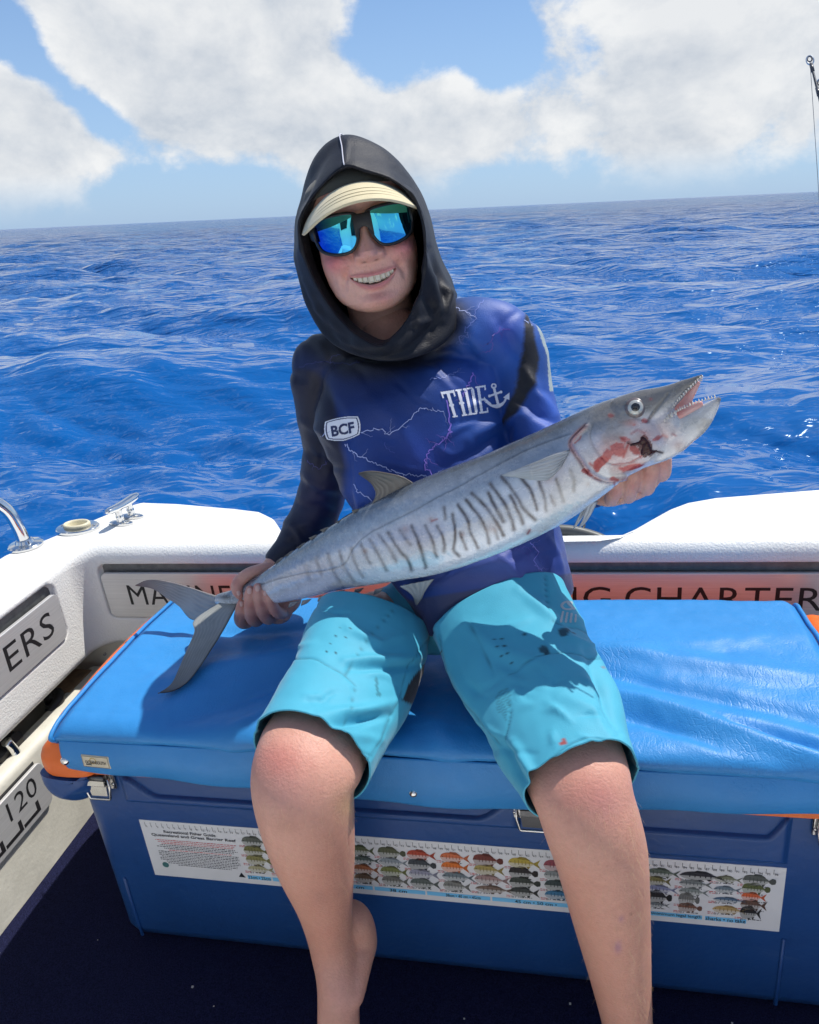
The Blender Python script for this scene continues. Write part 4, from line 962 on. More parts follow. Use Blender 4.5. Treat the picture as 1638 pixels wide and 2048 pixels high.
def skin_col(V,px):
    c=np.ones(V.shape)*SK*np.array((.94,.87,.84)); mm=vnoise(V,26,4,1)[:,None]; c=c*(1+.12*mm)*(1+.09*vnoise(V,90,4,6)[:,None]*np.array((.6,1,1)))
    red=np.array((.52,.19,.155))
    def blob(x,y,rx,ry,a,col=red):
        nonlocal c
        w=np.clip(a*np.exp(-((px[:,0]-x)/rx)**2-((px[:,1]-y)/ry)**2)*(1+.5*mm[:,0]),0,1)[:,None]; c=c+(np.array(col)-c)*w
    blob(560,1522,62,44,.70); blob(575,1590,60,50,.35,(.46,.22,.22)); blob(1175,1590,75,55,.6); blob(1210,1610,40,40,.3,(.45,.2,.22))
    blob(640,1740,75,150,.62,(.42,.185,.13)); blob(660,1900,50,140,.45,(.43,.19,.15)); blob(700,1610,30,30,.35,(.50,.36,.16)); blob(575,1650,30,20,.4,(.36,.16,.11)); blob(640,1795,22,16,.35,(.30,.14,.11))
    blob(1190,1800,80,190,.50,(.45,.205,.145)); blob(1210,1980,60,90,.4,(.45,.21,.155)); blob(1236,1895,7,12,.7,(.28,.14,.22)); blob(1243,1838,5,6,.7,(.30,.15,.24)); blob(1262,1828,3,3,.8,(.2,.08,.06))
    blob(690,1990,40,50,.35,(.55,.30,.30))
    return c
BC=skin_col(BV,px)
# ---- hands: palm + five jointed fingers each, finer grid
FY=.236
def finger(pts,n=16,k=10): return tubepx(pts,n,k)
RH=[]                                                # right hand, closed round the tail stem
RH.append(tubepx([(552,1128,.272,25,.8),(556,1160,.276,34,.55),(556,1200,.272,38,.5),(556,1222,.266,30,.5)],22))   # wrist and palm behind the fish
RH.append(tubepx([(580,1170,.270,20,.8),(585,1200,.262,18,.8),(566,1222,.250,16,.8)],18))                          # heel of the hand
RH.append(finger([(548,1138,.262,17,1),(522,1141,.246,14,1),(496,1149,.232,13,1),(477,1165,.222,12.5,1),(474,1180,.214,11.5,1),(479,1192,.211,8,1)]))        # thumb over the top
RH.append(finger([(520,1222,.258,14,1),(492,1246,.242,12,1),(480,1240,.226,12,1),(481,1222,.216,11.5,1),(483,1206,.212,9,1)]))         # index
RH.append(finger([(534,1210,.262,14,1),(516,1240,.246,12.5,1),(504,1236,.220,12.8,1),(500,1212,.203,12.2,1),(499,1192,.201,11.3,1),(500,1178,.203,8.5,1)]))  # middle
RH.append(finger([(548,1205,.262,14,1),(540,1236,.246,12.5,1),(529,1230,.216,13,1),(521,1208,.199,12.2,1),(517,1188,.197,11.3,1),(515,1173,.199,8.5,1)]))
RH.append(finger([(566,1205,.262,13,1),(566,1226,.246,12,1),(553,1223,.216,12,1),(543,1206,.200,11,1),(536,1194,.197,10,1),(532,1184,.199,7.5,1)]))
RV,RF,RE=voxel(*join(*RH),.00125,9)
LHd=[]                                               # left hand, fist under the gills
DH=.052
def lf(pts): return finger([(a,b,c+DH,r,q) for a,b,c,r,q in pts])
LHd.append(tubepx([(1205,985,.150,25,.8),(1235,978,.145,33,.7),(1275,958,.140,38,.6),(1298,936,.136,34,.6)],22))
LHd.append(lf([(1226,985,.082,16,1),(1222,1000,.060,14,1),(1226,990,.036,15,1),(1234,966,.024,14.5,1),(1240,938,.026,13,1),(1238,905,.040,11,1)]))
LHd.append(lf([(1256,972,.080,17,1),(1256,993,.054,15.5,1),(1260,978,.028,16.5,1),(1267,952,.016,16,1),(1272,925,.020,14,1),(1270,895,.036,11,1)]))
LHd.append(lf([(1286,955,.076,18,1),(1292,976,.048,17,1),(1297,958,.022,18,1),(1304,930,.012,17,1),(1303,903,.018,15,1),(1296,880,.036,11,1)]))
LHd.append(lf([(1306,938,.076,18,1),(1322,947,.046,18,1),(1325,926,.020,18.5,1),(1324,900,.014,16.5,1),(1316,876,.022,14,1),(1306,858,.038,10,1)]))
LHd.append(tubepx([(1235,960,.152,17,1),(1262,925,.158,14,1),(1285,890,.152,12,1),(1296,860,.144,9,1)],16))      # thumb along the far cheek
LV,LF,LE=voxel(*join(*LHd),.0014,9)
def hand_col(V,knuck):
    c=np.ones(V.shape)*SK*np.array((1.02,.95,.95)); p=pix(V); mm=vnoise(V,60,3,1)[:,None]; c=c*(1+.07*mm)
    for x,y,r in knuck: c=c+(np.array((.52,.19,.16))-c)*(np.clip(.55*np.exp(-((p[:,0]-x)**2+(p[:,1]-y)**2)/r**2),0,1)[:,None])
    return c
RC=hand_col(RV,[(479,1188,12),(472,1165,9),(500,1180,10),(516,1176,10),(533,1186,9),(483,1208,9),(502,1212,8),(523,1208,8),(545,1208,7),(505,1236,9),(531,1230,9),(553,1222,8)])
LC=hand_col(LV,[(1228,985,12),(1264,972,12),(1296,952,13),(1325,925,13)])
# creases at the finger joints
n=0; Vs=[];Fs=[];Cs=[]
for v,f,c in((BV,BF,BC),(HV,HF,HC),(RV,RF,RC),(LV,LF,LC)):
    Vs.append(v);Cs.append(c);Fs+=[tuple(i+n for i in q) for q in f];n+=len(v)
body=add('body',np.concatenate(Vs),Fs,SKIN,boy,cols=np.concatenate(Cs))
def leg_hair():                                       # fine pale hairs catching the sun
    rg=np.random.default_rng(8); V=[];F=[]; tree=BVHTree.FromPolygons([tuple(v) for v in BV],BF)
    for _ in range(900):
        if rg.random()<.62: x,y=rg.uniform(1080,1300),rg.uniform(1600,2040)
        else: x,y=rg.uniform(520,712),rg.uniform(1600,1980)
        if rg.random()<.35: x=rg.uniform(1255,1303) if x>1000 else rg.choice([rg.uniform(690,712),rg.uniform(545,575)])
        h=tree.ray_cast(Vector(CB),Vector(nrm(ray(x,y))))
        if h[0] is None: continue
        p=np.array(h[0]); n_=np.array(h[1]); dn=nrm(-UB+.35*RB*rg.normal(0,1)+n_*rg.uniform(.35,.9)); L=rg.uniform(.005,.012); cv=nrm(np.cross(dn,n_)+1e-4)
        pts=[p-n_*.0004,p+dn*L*.5+n_*.0004,p+dn*L-UB*L*.12]; w=.00011
        b=len(V)
        for q,ww in zip(pts,(w,w*.8,w*.25)): V+= [q+cv*ww,q-cv*ww*.5+n_*ww*.8,q-cv*ww*.5-n_*ww*.8]
        for k in(0,3):
            for a,c in((0,1),(1,2),(2,0)): F.append((b+k+a,b+k+c,b+k+3+c,b+k+3+a))
    o=add('leg_hair',np.array(V),F,mat('pale_hair',(.62,.44,.27),.5),boy,parent=body); o['kind']='stuff'
leg_hair()
NAIL=mat('fingernail',(.66,.42,.36),.3,spec=.5)
def nails(bv,spots):
    tree=BVHTree.FromPolygons([tuple(v) for v in bv[0]],bv[1])
    for (px_,py_,w,h,ang) in spots:
        hit=tree.ray_cast(Vector(CB),Vector(nrm(ray(px_,py_))))
        if hit[0] is None: continue
        c=np.array(hit[0]); nn=nrm(np.array(hit[1])+.6*(-nrm(ray(px_,py_)))); s=mpp(c); a=math.radians(ang)
        up=nrm((-UB*math.cos(a)*-1+RB*math.sin(a))); up=nrm(up-(up@nn)*nn); rt=np.cross(up,nn)
        V=[];m=7
        for i in range(m):
            for j in range(m):
                u,v=(i/(m-1)*2-1),(j/(m-1)*2-1); uu=u*math.sqrt(1-v*v/2); vv=v*math.sqrt(1-u*u/2)
                V.append(c+rt*uu*w*s*.5+up*vv*h*s*.5+nn*(.0007-.0011*uu*uu-.0009*(max(abs(uu),abs(vv))**6)))
        o=add('fingernail',V,grid_faces(m,m,False),NAIL,boy,parent=body)
nails((RV,RF),[(477,1186,9,11,-20),(499,1182,10,13,0),(515,1177,10,13,3),(531,1186,9,12,15),(483,1208,8,11,-5)])
# ---- teeth
TOOTH=mat('tooth',(.74,.64,.48),.22,spec=.5,sss=.1)
xs=0
for s in(-1,1):
    x=.0001
    for w,h in((.0084,.0096),(.0068,.0086),(.0066,.0084),(.0056,.0066)):
        cx_=s*(x+w/2); x+=w+.00012
        zt=float(zu(np.array(cx_)))+.0022; ang=cx_*16
        yy=-.0905+9.5*cx_**2
        c=hl(np.array([cx_,yy,zt-h/2])); ca,sa=math.cos(ang),math.sin(ang)
        ax=np.array([HX*ca+HY*sa,-HX*sa+HY*ca,HZ])
        V,F=box((0,0,0),(w/2,.0022,h/2),.0012); V,F=evalmod(V,F,('SUBSURF',dict(levels=2)))
        V=V*np.array([1.03,1,1.05]); V[:,1]-=.0006*(1-(V[:,2]/(h/2))**2)
        add('tooth',V@ax+c,F,TOOTH,boy,parent=body)
GUM=mat('gum',(.42,.13,.12),.3)
V,F=sweep([hl(np.array([x,-.0885+9.5*x*x,float(zu(np.array(x)))+.0035])) for x in np.linspace(-.026,.026,20)],.0035,.003,n=10); add('gum',V,F,GUM,boy,parent=body)

# ---- fabrics
def cloth(name,**k): return mat(name,**k)
SHIRT=mat('printed_polyester',vcol=True,rough=.48,noise=.06,nscale=30,bump=.0005,bscale=650,spec=.38,sheen=.12)
HOODM=mat('black_polyester',(.0065,.0075,.0135),.52,noise=.15,nscale=25,bump=.0007,bscale=500,spec=.30,sheen=.05)
# ---- shirt
S_TORSO=[(990,1206,.205,160,.86),(978,1165,.208,162,.84),(952,1105,.214,172,.76),(905,1040,.226,174,.66),(866,955,.243,178,.64),(838,870,.260,190,.60),(818,790,.272,196,.56),(806,745,.276,168,.50),(802,712,.280,122,.46),(800,700,.282,90,.44)]
S_SH=[(640,730,.288,60,.85),(710,712,.285,56,.85),(800,722,.286,50,.85),(900,668,.290,64,.85),(985,666,.285,66,.85),(1035,700,.288,60,.9)]
S_AL=[(634,745,.290,57,.9),(646,820,.303,54,1),(655,890,.318,51,1),(648,960,.328,50,1),(634,1020,.326,48,1),(606,1068,.310,44,1),(575,1106,.288,34,.95),(548,1133,.274,29,.85)]
S_AR=[(1036,705,.288,60,.9),(1044,755,.280,58,1),(1054,805,.262,56,1),(1072,862,.235,53,1),(1118,928,.200,46,1),(1168,966,.160,40,1),(1204,990,.126,33,.9)]
sp=[tubepx(S_TORSO,40,k=16,p=2.3,capr=False),tubepx(S_SH,28),tubepx(S_AL,28,capr=False),tubepx(S_AR,28,capr=False)]
SV,SF,SE=voxel(*join(*sp),.0029,14)
SN=vnorm(SV,SF); spx=pix(SV)
def folds(V,Nn,P,lst,k=1.0):
    d=np.zeros(len(V)); wob=11*vnoise(V,12,3,3)
    for pts,w,a in lst:
        pts=np.asarray(pts,float); dd=pold(P+np.stack([wob,wob*.6],-1),pts)
        L,t=segd(P,pts[0],pts[-1]); d+=a*np.exp(-(dd/w)**2)*np.sin(np.pi*np.clip(t,.06,.94))**.6
    return d*k
front=((-SN)@nrm(FB)>-.15)
fl=[([(905,615),(960,690),(985,760)],16,.004),([(1000,640),(1040,720),(1045,800)],12,-.004),([(1035,720),(1075,790),(1110,830)],10,.005),([(1030,790),(1075,830),(1120,850)],9,-.004),
    ([(940,880),(990,850),(1040,830)],14,.005),([(900,930),(960,905),(1015,860)],10,-.004),([(640,780),(690,850),(700,930)],14,-.0035),([(700,960),(720,1010),(735,1050)],10,.0035),([(690,900),(705,980),(710,1060)],9,-.004),
    ([(600,840),(640,860),(680,900)],9,.0035),([(605,900),(640,925),(690,940)],9,-.004),([(600,950),(640,975),(690,985)],9,.004),([(600,1010),(635,1015),(680,1030)],8,-.0035),([(585,1050),(620,1050),(655,1075)],8,.003),([(560,1085),(590,1085),(620,1110)],7,-.003),
    ([(650,700),(720,725),(800,735)],14,.003),([(760,720),(850,725),(930,690)],12,-.003),([(720,780),(790,840),(860,960)],18,.003),([(1000,1110),(1040,1150),(1060,1180)],9,.004),([(1060,1080),(1090,1120),(1105,1160)],9,-.005),([(1090,1070),(1115,1110),(1130,1150)],8,.004),([(900,1150),(960,1130),(1020,1110)],10,.003),
    ([(1100,900),(1140,920),(1180,950)],8,.003),([(1170,990),(1200,1005),(1230,1012)],6,-.002)]
rgf=np.random.default_rng(44)
for _ in range(70):                                    # small random pulls of loose cloth
    x0,y0=rgf.uniform(580,1110),rgf.uniform(640,1170); a=rgf.normal(.9 if x0<720 else -.5 if x0>960 else .25,.5); L=rgf.uniform(35,95); dx,dy=L*math.cos(a),L*math.sin(a)
    fl.append(([(x0-dx/2,y0-dy/2),(x0,y0+rgf.uniform(-8,8)),(x0+dx/2,y0+dy/2)],rgf.uniform(5,11),rgf.choice([-1,1])*rgf.uniform(.0012,.0030)))
SV=SV+SN*(folds(SV,SN,spx,fl,1.35)+.0022*vnoise(SV,14,3,6)+.0007*vnoise(SV,45,2,8))[:,None]
SV=lap(SV,SE,2)
def shirt_col():
    P=spx; x,y=P[:,0],P[:,1]; n=vnoise(np.column_stack([P/180,np.zeros(len(P))]),1,4,3); n2=vnoise(np.column_stack([P/60,np.zeros(len(P))]),1,4,9)
    navy=np.array((.0045,.009,.042)); blue=np.array((.003,.030,.185)); br=np.array((.016,.105,.43)); pur=np.array((.028,.055,.36)); blk=np.array((.010,.010,.014))
    t=sstep(y+40*n,690,900); c=navy+(blue-navy)*t[:,None]
    def bl(cx,cy,rx,ry,a,col):
        nonlocal c
        w=np.clip(a*np.exp(-((x-cx)/rx)**2-((y-cy)/ry)**2)*(1+.8*n+.35*n2),0,1)[:,None]; c=c+(col-c)*w
    bl(985,690,130,120,.85,br); bl(1010,640,60,40,.5,np.array((.10,.17,.5))); bl(940,770,60,60,.45,pur); bl(1010,660,30,40,.55,pur); bl(930,850,110,60,.35,br); bl(860,910,60,80,.35,pur); bl(720,1000,60,90,.5,np.array((.02,.075,.36)))
    bl(1090,840,40,60,.9,np.array((.03,.10,.46))); bl(1055,1110,60,50,.6,np.array((.12,.13,.45))); bl(985,1110,70,50,.5,np.array((.14,.18,.48))); bl(1000,1160,200,16,.5,np.array((.10,.10,.24)))
    # black sleeves and yoke
    sl=sstep(np.minimum(segd(P,(600,800),(640,1010))[0],segd(P,(640,1010),(520,1160))[0])*-1,-72,-56)*(1-sstep(x+.1*y,772,797)); c=c+(blk*np.array((.8,1.0,2.2))-c)*np.clip(sl,0,1)[:,None]
    sl2=inpoly(P+6*np.stack([n2,n2],-1),[(1050,618),(1068,655),(1078,715),(1070,770),(1040,812),(1010,850),(1008,825),(1032,770),(1046,700)]); w2=np.zeros(len(c)); w2[sl2]=1; w2=np.stack([np.bincount(SE[:,0],w2[SE[:,1]],len(c))+np.bincount(SE[:,1],w2[SE[:,0]],len(c))],0)[0]/np.maximum(np.bincount(SE.ravel(),minlength=len(c)),1); c=c+(blk*1.3-c)*w2[:,None]
    bl(640,1000,40,60,.4,np.array((.02,.02,.12)))
    yk=sstep(-pold(P,[(640,668),(700,712),(770,712),(860,690),(900,640)]),-62,-16); c=c+(blk-c)*(yk*.94)[:,None]
    # pale back panel showing beyond the shoulder
    pn=inpoly(P,[(1040,598),(1074,612),(1102,670),(1114,782),(1099,782),(1093,710),(1074,655)]); c[pn]=np.array((.34,.40,.39))
    hem=sstep(y+.17*x,1338,1343); c=c+(np.array((.03,.03,.07))-c)*(hem*.8)[:,None]
    return np.clip(c,0,1)
shirt=add('shirt',SV,SF,SHIRT,boy,cols=shirt_col())
ST=BVHTree.FromPolygons([tuple(v) for v in SV],SF)
def onshirt(px_,py_,lift=.0009,tree=ST):
    d=nrm(ray(px_,py_)); h=tree.ray_cast(Vector(CB),Vector(d))
    return None if h[0] is None else np.array(h[0])-d*lift
PRINTW=mat('white_print',(.78,.79,.86),.5); PRINTN=mat('navy_print',(.015,.025,.10),.5); BOLT=mat('lightning_print',vcol=True,rough=.45)
def raster(name,test,x0,x1,y0,y1,st,m,par,lift=.0009,tree=ST):
    xs=np.arange(x0,x1,st); ys=np.arange(y0,y1,st); X,Y=np.meshgrid(xs,ys); g=test(np.stack([X+st/2,Y+st/2],-1)); V=[];F=[];ix={}
    for j,i in zip(*np.nonzero(g)):
        q=[]
        for a,b in((0,0),(1,0),(1,1),(0,1)):
            k=(i+a,j+b)
            if k not in ix:
                p=onshirt(x0+k[0]*st,y0+k[1]*st,lift,tree)
                if p is None: ix[k]=-1
                else: ix[k]=len(V); V.append(p)
            q.append(ix[k])
        if min(q)>=0 and max(np.linalg.norm(V[q[0]]-V[q[2]]),0)<.01: F.append(tuple(q[::-1]))
    if F: add(name,V,F,m,boy,parent=par,smooth=True)
def quadmap(P,TL,TR,BR,BL):                       # pixel -> unit square (inverse bilinear, few Newton steps)
    P=np.asarray(P,float); TL,TR,BR,BL=map(np.array,(TL,TR,BR,BL)); u=np.full(P.shape[:-1],.5); v=u.copy()
    for _ in range(6):
        f=(BL*(1-u)[...,None]+BR*u[...,None])*(1-v)[...,None]+(TL*(1-u)[...,None]+TR*u[...,None])*v[...,None]-P
        du=(BR-BL)*(1-v)[...,None]+(TR-TL)*v[...,None]; dv=(TL-BL)*(1-u)[...,None]+(TR-BR)*u[...,None]
        det=du[...,0]*dv[...,1]-du[...,1]*dv[...,0]; u=u-(f[...,0]*dv[...,1]-f[...,1]*dv[...,0])/det; v=v-(du[...,0]*f[...,1]-du[...,1]*f[...,0])/det
    return np.stack([u,v],-1)
def tide(P):
    q=quadmap(P,(881,784),(971,770),(977,825),(899,836)); r=np.zeros(q.shape[:-1],bool)
    R=lambda a,b,c,d: (q[...,0]>a)&(q[...,0]<b)&(q[...,1]>c)&(q[...,1]<d)
    r|=R(0,.30,.90,1.0)|R(0,.035,.76,1)|R(.265,.30,.76,1)|R(.115,.185,.02,1)|R(.085,.215,0,.05)|R(.095,.205,.42,.50)      # T
    r|=R(.36,.43,.02,1)|R(.325,.465,.94,1)|R(.325,.465,0,.06)|R(.335,.455,.44,.52)                                           # I
    r|=R(.52,.585,.0,1)|R(.49,.70,.94,1)|R(.49,.70,0,.06)|R(.665,.735,.08,.92)|R(.69,.72,.03,.97)                           # D
    r|=R(.80,.865,0,1)|R(.77,1.0,.935,1)|R(.77,1.0,0,.065)|R(.80,.95,.46,.53)|R(.965,1.0,.82,1)|R(.965,1.0,0,.18)|R(.93,.955,.41,.58)  # E
    return r
raster('printed_logo',tide,876,982,766,840,.8,PRINTW,shirt)
def anchor(P):
    a=np.array((988,776.)); b=np.array((997,812.)); d=P-np.array((987.5,772)); rr=np.hypot(d[...,0],d[...,1]); r=(rr<5.6)&(rr>2.6)
    r|=segd(P,a,b)[0]<2.6
    r|=segd(P,(979,792),(1002,784))[0]<2.1; r|=np.hypot(P[...,0]-979,P[...,1]-792)<2.9; r|=np.hypot(P[...,0]-1002,P[...,1]-784)<2.9
    c=np.array((991,791.)); e=P-c; ra=np.hypot(e[...,0],e[...,1]); an=np.degrees(np.arctan2(e[...,1],e[...,0])); 
    r|=(np.abs(ra-21.5)<2.0+2.0*np.exp(-((an-76)/26)**2))&(an>0)&(an<155)
    for tip,u,v in(((1019,785),(1006,795),(1019,800)),((971,806),(970,796),(984,808))): r|=inpoly(P,[tip,u,v])
    return r
raster('printed_logo',anchor,962,1026,762,822,.8,PRINTW,shirt)
def shield(P,g=0):
    TL,TR,BR,BL=(652,842),(714,832),(719,872),(654,882); q=quadmap(P,TL,TR,BR,BL); u,v=q[...,0]*2-1,q[...,1]*2-1
    top=1.02-.10*np.abs(u)**2+.12*(np.abs(u)>.9); 
    return (np.abs(u)<1.0+.14*(1-(v-.15)**2)-g)&(v<1.12-.16*u*u-g*1.2)&(v>-1.22+.25*u*u+.12*np.abs(u)+g*1.2)
raster('printed_badge',lambda P: shield(P),640,730,824,896,.8,PRINTW,shirt)
raster('badge_outline',lambda P: shield(P,.09)&~shield(P,.16),640,730,824,896,.8,PRINTN,shirt,.0013)
_bt,_bf=fit_text('BCF',.94,.62,.035)
def bcf(P):
    q=quadmap(P,(659,850),(708,840),(712,868),(663,877)); r=np.zeros(q.shape[:-1],bool)
    for f in _bf: r|=inpoly(q,[(_bt[i][0]+.03,_bt[i][1]*1.3+.10) for i in f])
    return r
raster('badge_lettering',bcf,655,716,836,882,.7,PRINTN,shirt,.0015)
def lightning():
    rg=np.random.default_rng(21); V=[];F=[];C=[]
    def strip(pts,w,col,w1=None):
        pts=np.asarray(pts,float); m=len(pts); t=np.gradient(pts,axis=0); nn=np.stack([-t[:,1],t[:,0]],-1); nn/=np.maximum(np.linalg.norm(nn,axis=1,keepdims=True),1e-6)
        ws=np.linspace(w,w1 if w1 is not None else w,m)*.85; prev=None
        for p,k,ww in zip(pts,nn,ws):
            a=onshirt(*(p+k*ww/2)); b=onshirt(*(p-k*ww/2))
            if a is None or b is None or np.linalg.norm(a-b)>.01: prev=None; continue
            V.append(a);V.append(b);C.append(col);C.append(col)
            if prev is not None and np.linalg.norm(V[-2]-V[prev])<.012: F.append((prev,prev+1,len(V)-1,len(V)-2))
            prev=len(V)-2
    def jag(pts,amp,n):
        P=cr(pts,n); P=P+rg.normal(0,amp,P.shape)+np.cumsum(rg.normal(0,amp*.35,P.shape),0)*.5; P[0]=pts[0]; return P
    Wt=(.50,.58,.95);Wf=(.20,.28,.72);Pu=(.30,.20,.78);Pf=(.16,.11,.55)
    for pts,w,w1,col,amp,br in (
        ([(722,864),(765,858),(778,870),(815,846),(840,820),(862,822),(890,828)],2.0,1.4,Wt,1.6,5),([(690,888),(705,905),(740,920),(775,935),(800,945),(835,950),(872,952)],2.4,1.6,Wt,1.6,6),
        ([(636,882),(648,868),(652,858)],1.8,1.2,Wt,1.2,1),([(707,968),(720,988),(742,1002),(744,1020)],2.2,1.4,Wt,1.6,2),
        ([(978,590),(955,618),(950,640),(932,660),(938,676)],1.6,1.2,Wf,1.8,3),([(904,606),(920,620),(935,622),(952,635)],1.5,1.2,Wt,1.6,2),([(937,676),(920,674),(926,688),(940,690)],1.1,.8,Wf,2.2,2),
        ([(945,745),(935,770),(925,790)],3.0,2.2,Pu,2.0,3),([(893,800),(898,840),(900,860),(890,880),(868,895),(855,910),(850,930),(862,948)],3.2,2.0,Pu,2.4,8),([(1020,660),(1000,655),(985,672),(980,700),(968,705)],2.0,1.3,Pf,2.2,4),
        ([(860,760),(890,755),(910,748),(920,738)],1.3,.9,Wf,1.6,2),([(598,735),(640,725),(700,728),(730,722)],1.0,.8,(.06,.07,.26),1.6,2),([(660,728),(664,712),(680,708)],.9,.7,(.06,.07,.26),1.4,0),
        ([(615,920),(625,930),(640,940),(655,925)],1.2,.8,(.10,.10,.40),1.8,2),([(770,885),(775,900),(790,905)],1.0,.7,(.10,.14,.50),1.5,1),([(1048,640),(1056,648),(1060,640),(1066,652)],1.4,1.1,Wt,1.5,1),
        ([(1060,1085),(1075,1100),(1070,1120),(1085,1140)],2.0,1.2,(.38,.32,.85),2.0,3),([(1030,1100),(1050,1095),(1064,1104)],1.4,1.0,Pf,1.6,2)):
        P=jag(pts,amp,max(8,int(sum(np.hypot(*(np.array(b)-a)) for a,b in zip(map(np.array,pts[:-1]),pts[1:]))/3.2))); strip(P,w,np.array(col)*.8,w1)
        for _ in range(br):
            i=rg.integers(1,len(P)-1); d=P[min(i+1,len(P)-1)]-P[i-1]; a=math.atan2(d[1],d[0])+rg.choice([-1,1])*rg.uniform(.5,1.2); L=rg.uniform(12,34)
            e=P[i]+L*np.array([math.cos(a),math.sin(a)]); strip(jag([P[i],(P[i]+e)/2,e],amp*.8,max(5,int(L/3))),w*.55,np.array(col)*.6,.4)
    b=add('lightning_print',V,F,BOLT,boy,parent=shirt,smooth=True,cols=np.array(C)); b['kind']='stuff'
lightning()
# ---- hood
HE=[(690,333,.190),(735,342,.192),(782,358,.198),(820,388,.206),(842,430,.208),(850,480,.218),(850,530,.223),(843,580,.218),(822,632,.205),(794,668,.188),(764,692,.172),(728,680,.182),(690,650,.205),(650,598,.220),(620,540,.225),(602,480,.220),(604,430,.205),(642,373,.196)]
HS=[(682,273,.268),(742,284,.275),(793,322,.282),(832,375,.288),(855,432,.290),(868,490,.290),(884,540,.285),(905,592,.268),(910,655,.245),(864,700,.215),(786,719,.190),(712,708,.202),(657,678,.232),(620,622,.258),(600,560,.268),(592,490,.285),(598,415,.285),(628,318,.278)]
def hood():
    n=220
    E=crc([Q(*p) for p in HE],n); S=crc([Q(*p) for p in HS],n)
    cen=Q(735,480,.30)
    mid=.5*(E+S)+nrm(.5*(E+S)-cen)*.002
    Bk=cen+(S-cen)*np.array([.84,1,.84]); Bk[:,1]=.385
    Bk2=cen+(S-cen)*np.array([.5,1,.5]); Bk2[:,1]=.425; Bk3=cen+(S-cen)*np.array([.06,1,.06]); Bk3[:,1]=.430
    In=E+np.array([0,.028,0])+(E-cen)*.0; In=cen+(In-cen)*np.array([.985,1,.985])
    rows=[]
    ctrl=[In,E+np.array([0,.004,0])*1,E+(E-cen)*.012*np.array([1,0,1])-np.array([0,.003,0]),mid,S,.5*(S+Bk)+nrm(.5*(S+Bk)-cen)*.002,Bk,Bk2,Bk3]
    C=np.array(ctrl); tt=cr(C.reshape(len(C),-1),90).reshape(90,n,3)
    V=tt.reshape(-1,3); F=[tuple(q) for q in grid_faces(90,n)]+[tuple(range(89*n,90*n))]
    Nn=vnorm(V,F); P=pix(V)
    fl=[([(850,520),(868,560),(880,640)],9,.006),([(862,500),(884,560),(893,610)],7,-.006),([(846,590),(868,620),(850,680)],9,-.006),([(880,560),(902,590),(890,640)],7,.007),([(820,650),(860,640),(890,610)],8,.005),
        ([(640,620),(690,680),(760,706)],8,.006),([(632,600),(668,655),(720,700)],6,-.005),([(612,560),(640,620),(690,672)],6,.004),([(800,690),(830,660),(842,600)],7,.005),([(690,280),(694,310),(690,335)],4,.003),
        ([(640,320),(620,370),(605,430)],10,-.003),([(790,340),(820,380),(842,440)],10,-.003),([(700,340),(740,352),(790,380)],6,.003),([(610,470),(600,520),(612,560)],8,.003)]
    V=V+Nn*(-1 if (Nn[45*n+5]@(V[45*n+5]-cen))<0 else 1)*(folds(V,Nn,P,fl)+.0016*vnoise(V,22,3,2))[:,None]
    V2,F2=evalmod(V,F,('SOLIDIFY',dict(thickness=.0022,offset=0)))
    h=add('hood',V2,F2,HOODM,boy)
    i=0; Cc=[]
    seam=tt[3:52,0]+np.array([0,-.001,.0012]); 
    V3,F3=sweep(cr(seam,60)+nrm(seam.mean(0)-cen)*.002,.0009,n=6); add('hood_seam',V3,F3,mat('pale_thread',(.55,.55,.62),.7),boy,parent=h)
    V3,F3=sweep(np.concatenate([ctrl[1],ctrl[1][:1]])-np.array([0,.002,0]),.0026,n=8,caps=False); add('hood_hem',V3,F3,HOODM,boy,parent=h)
hood()
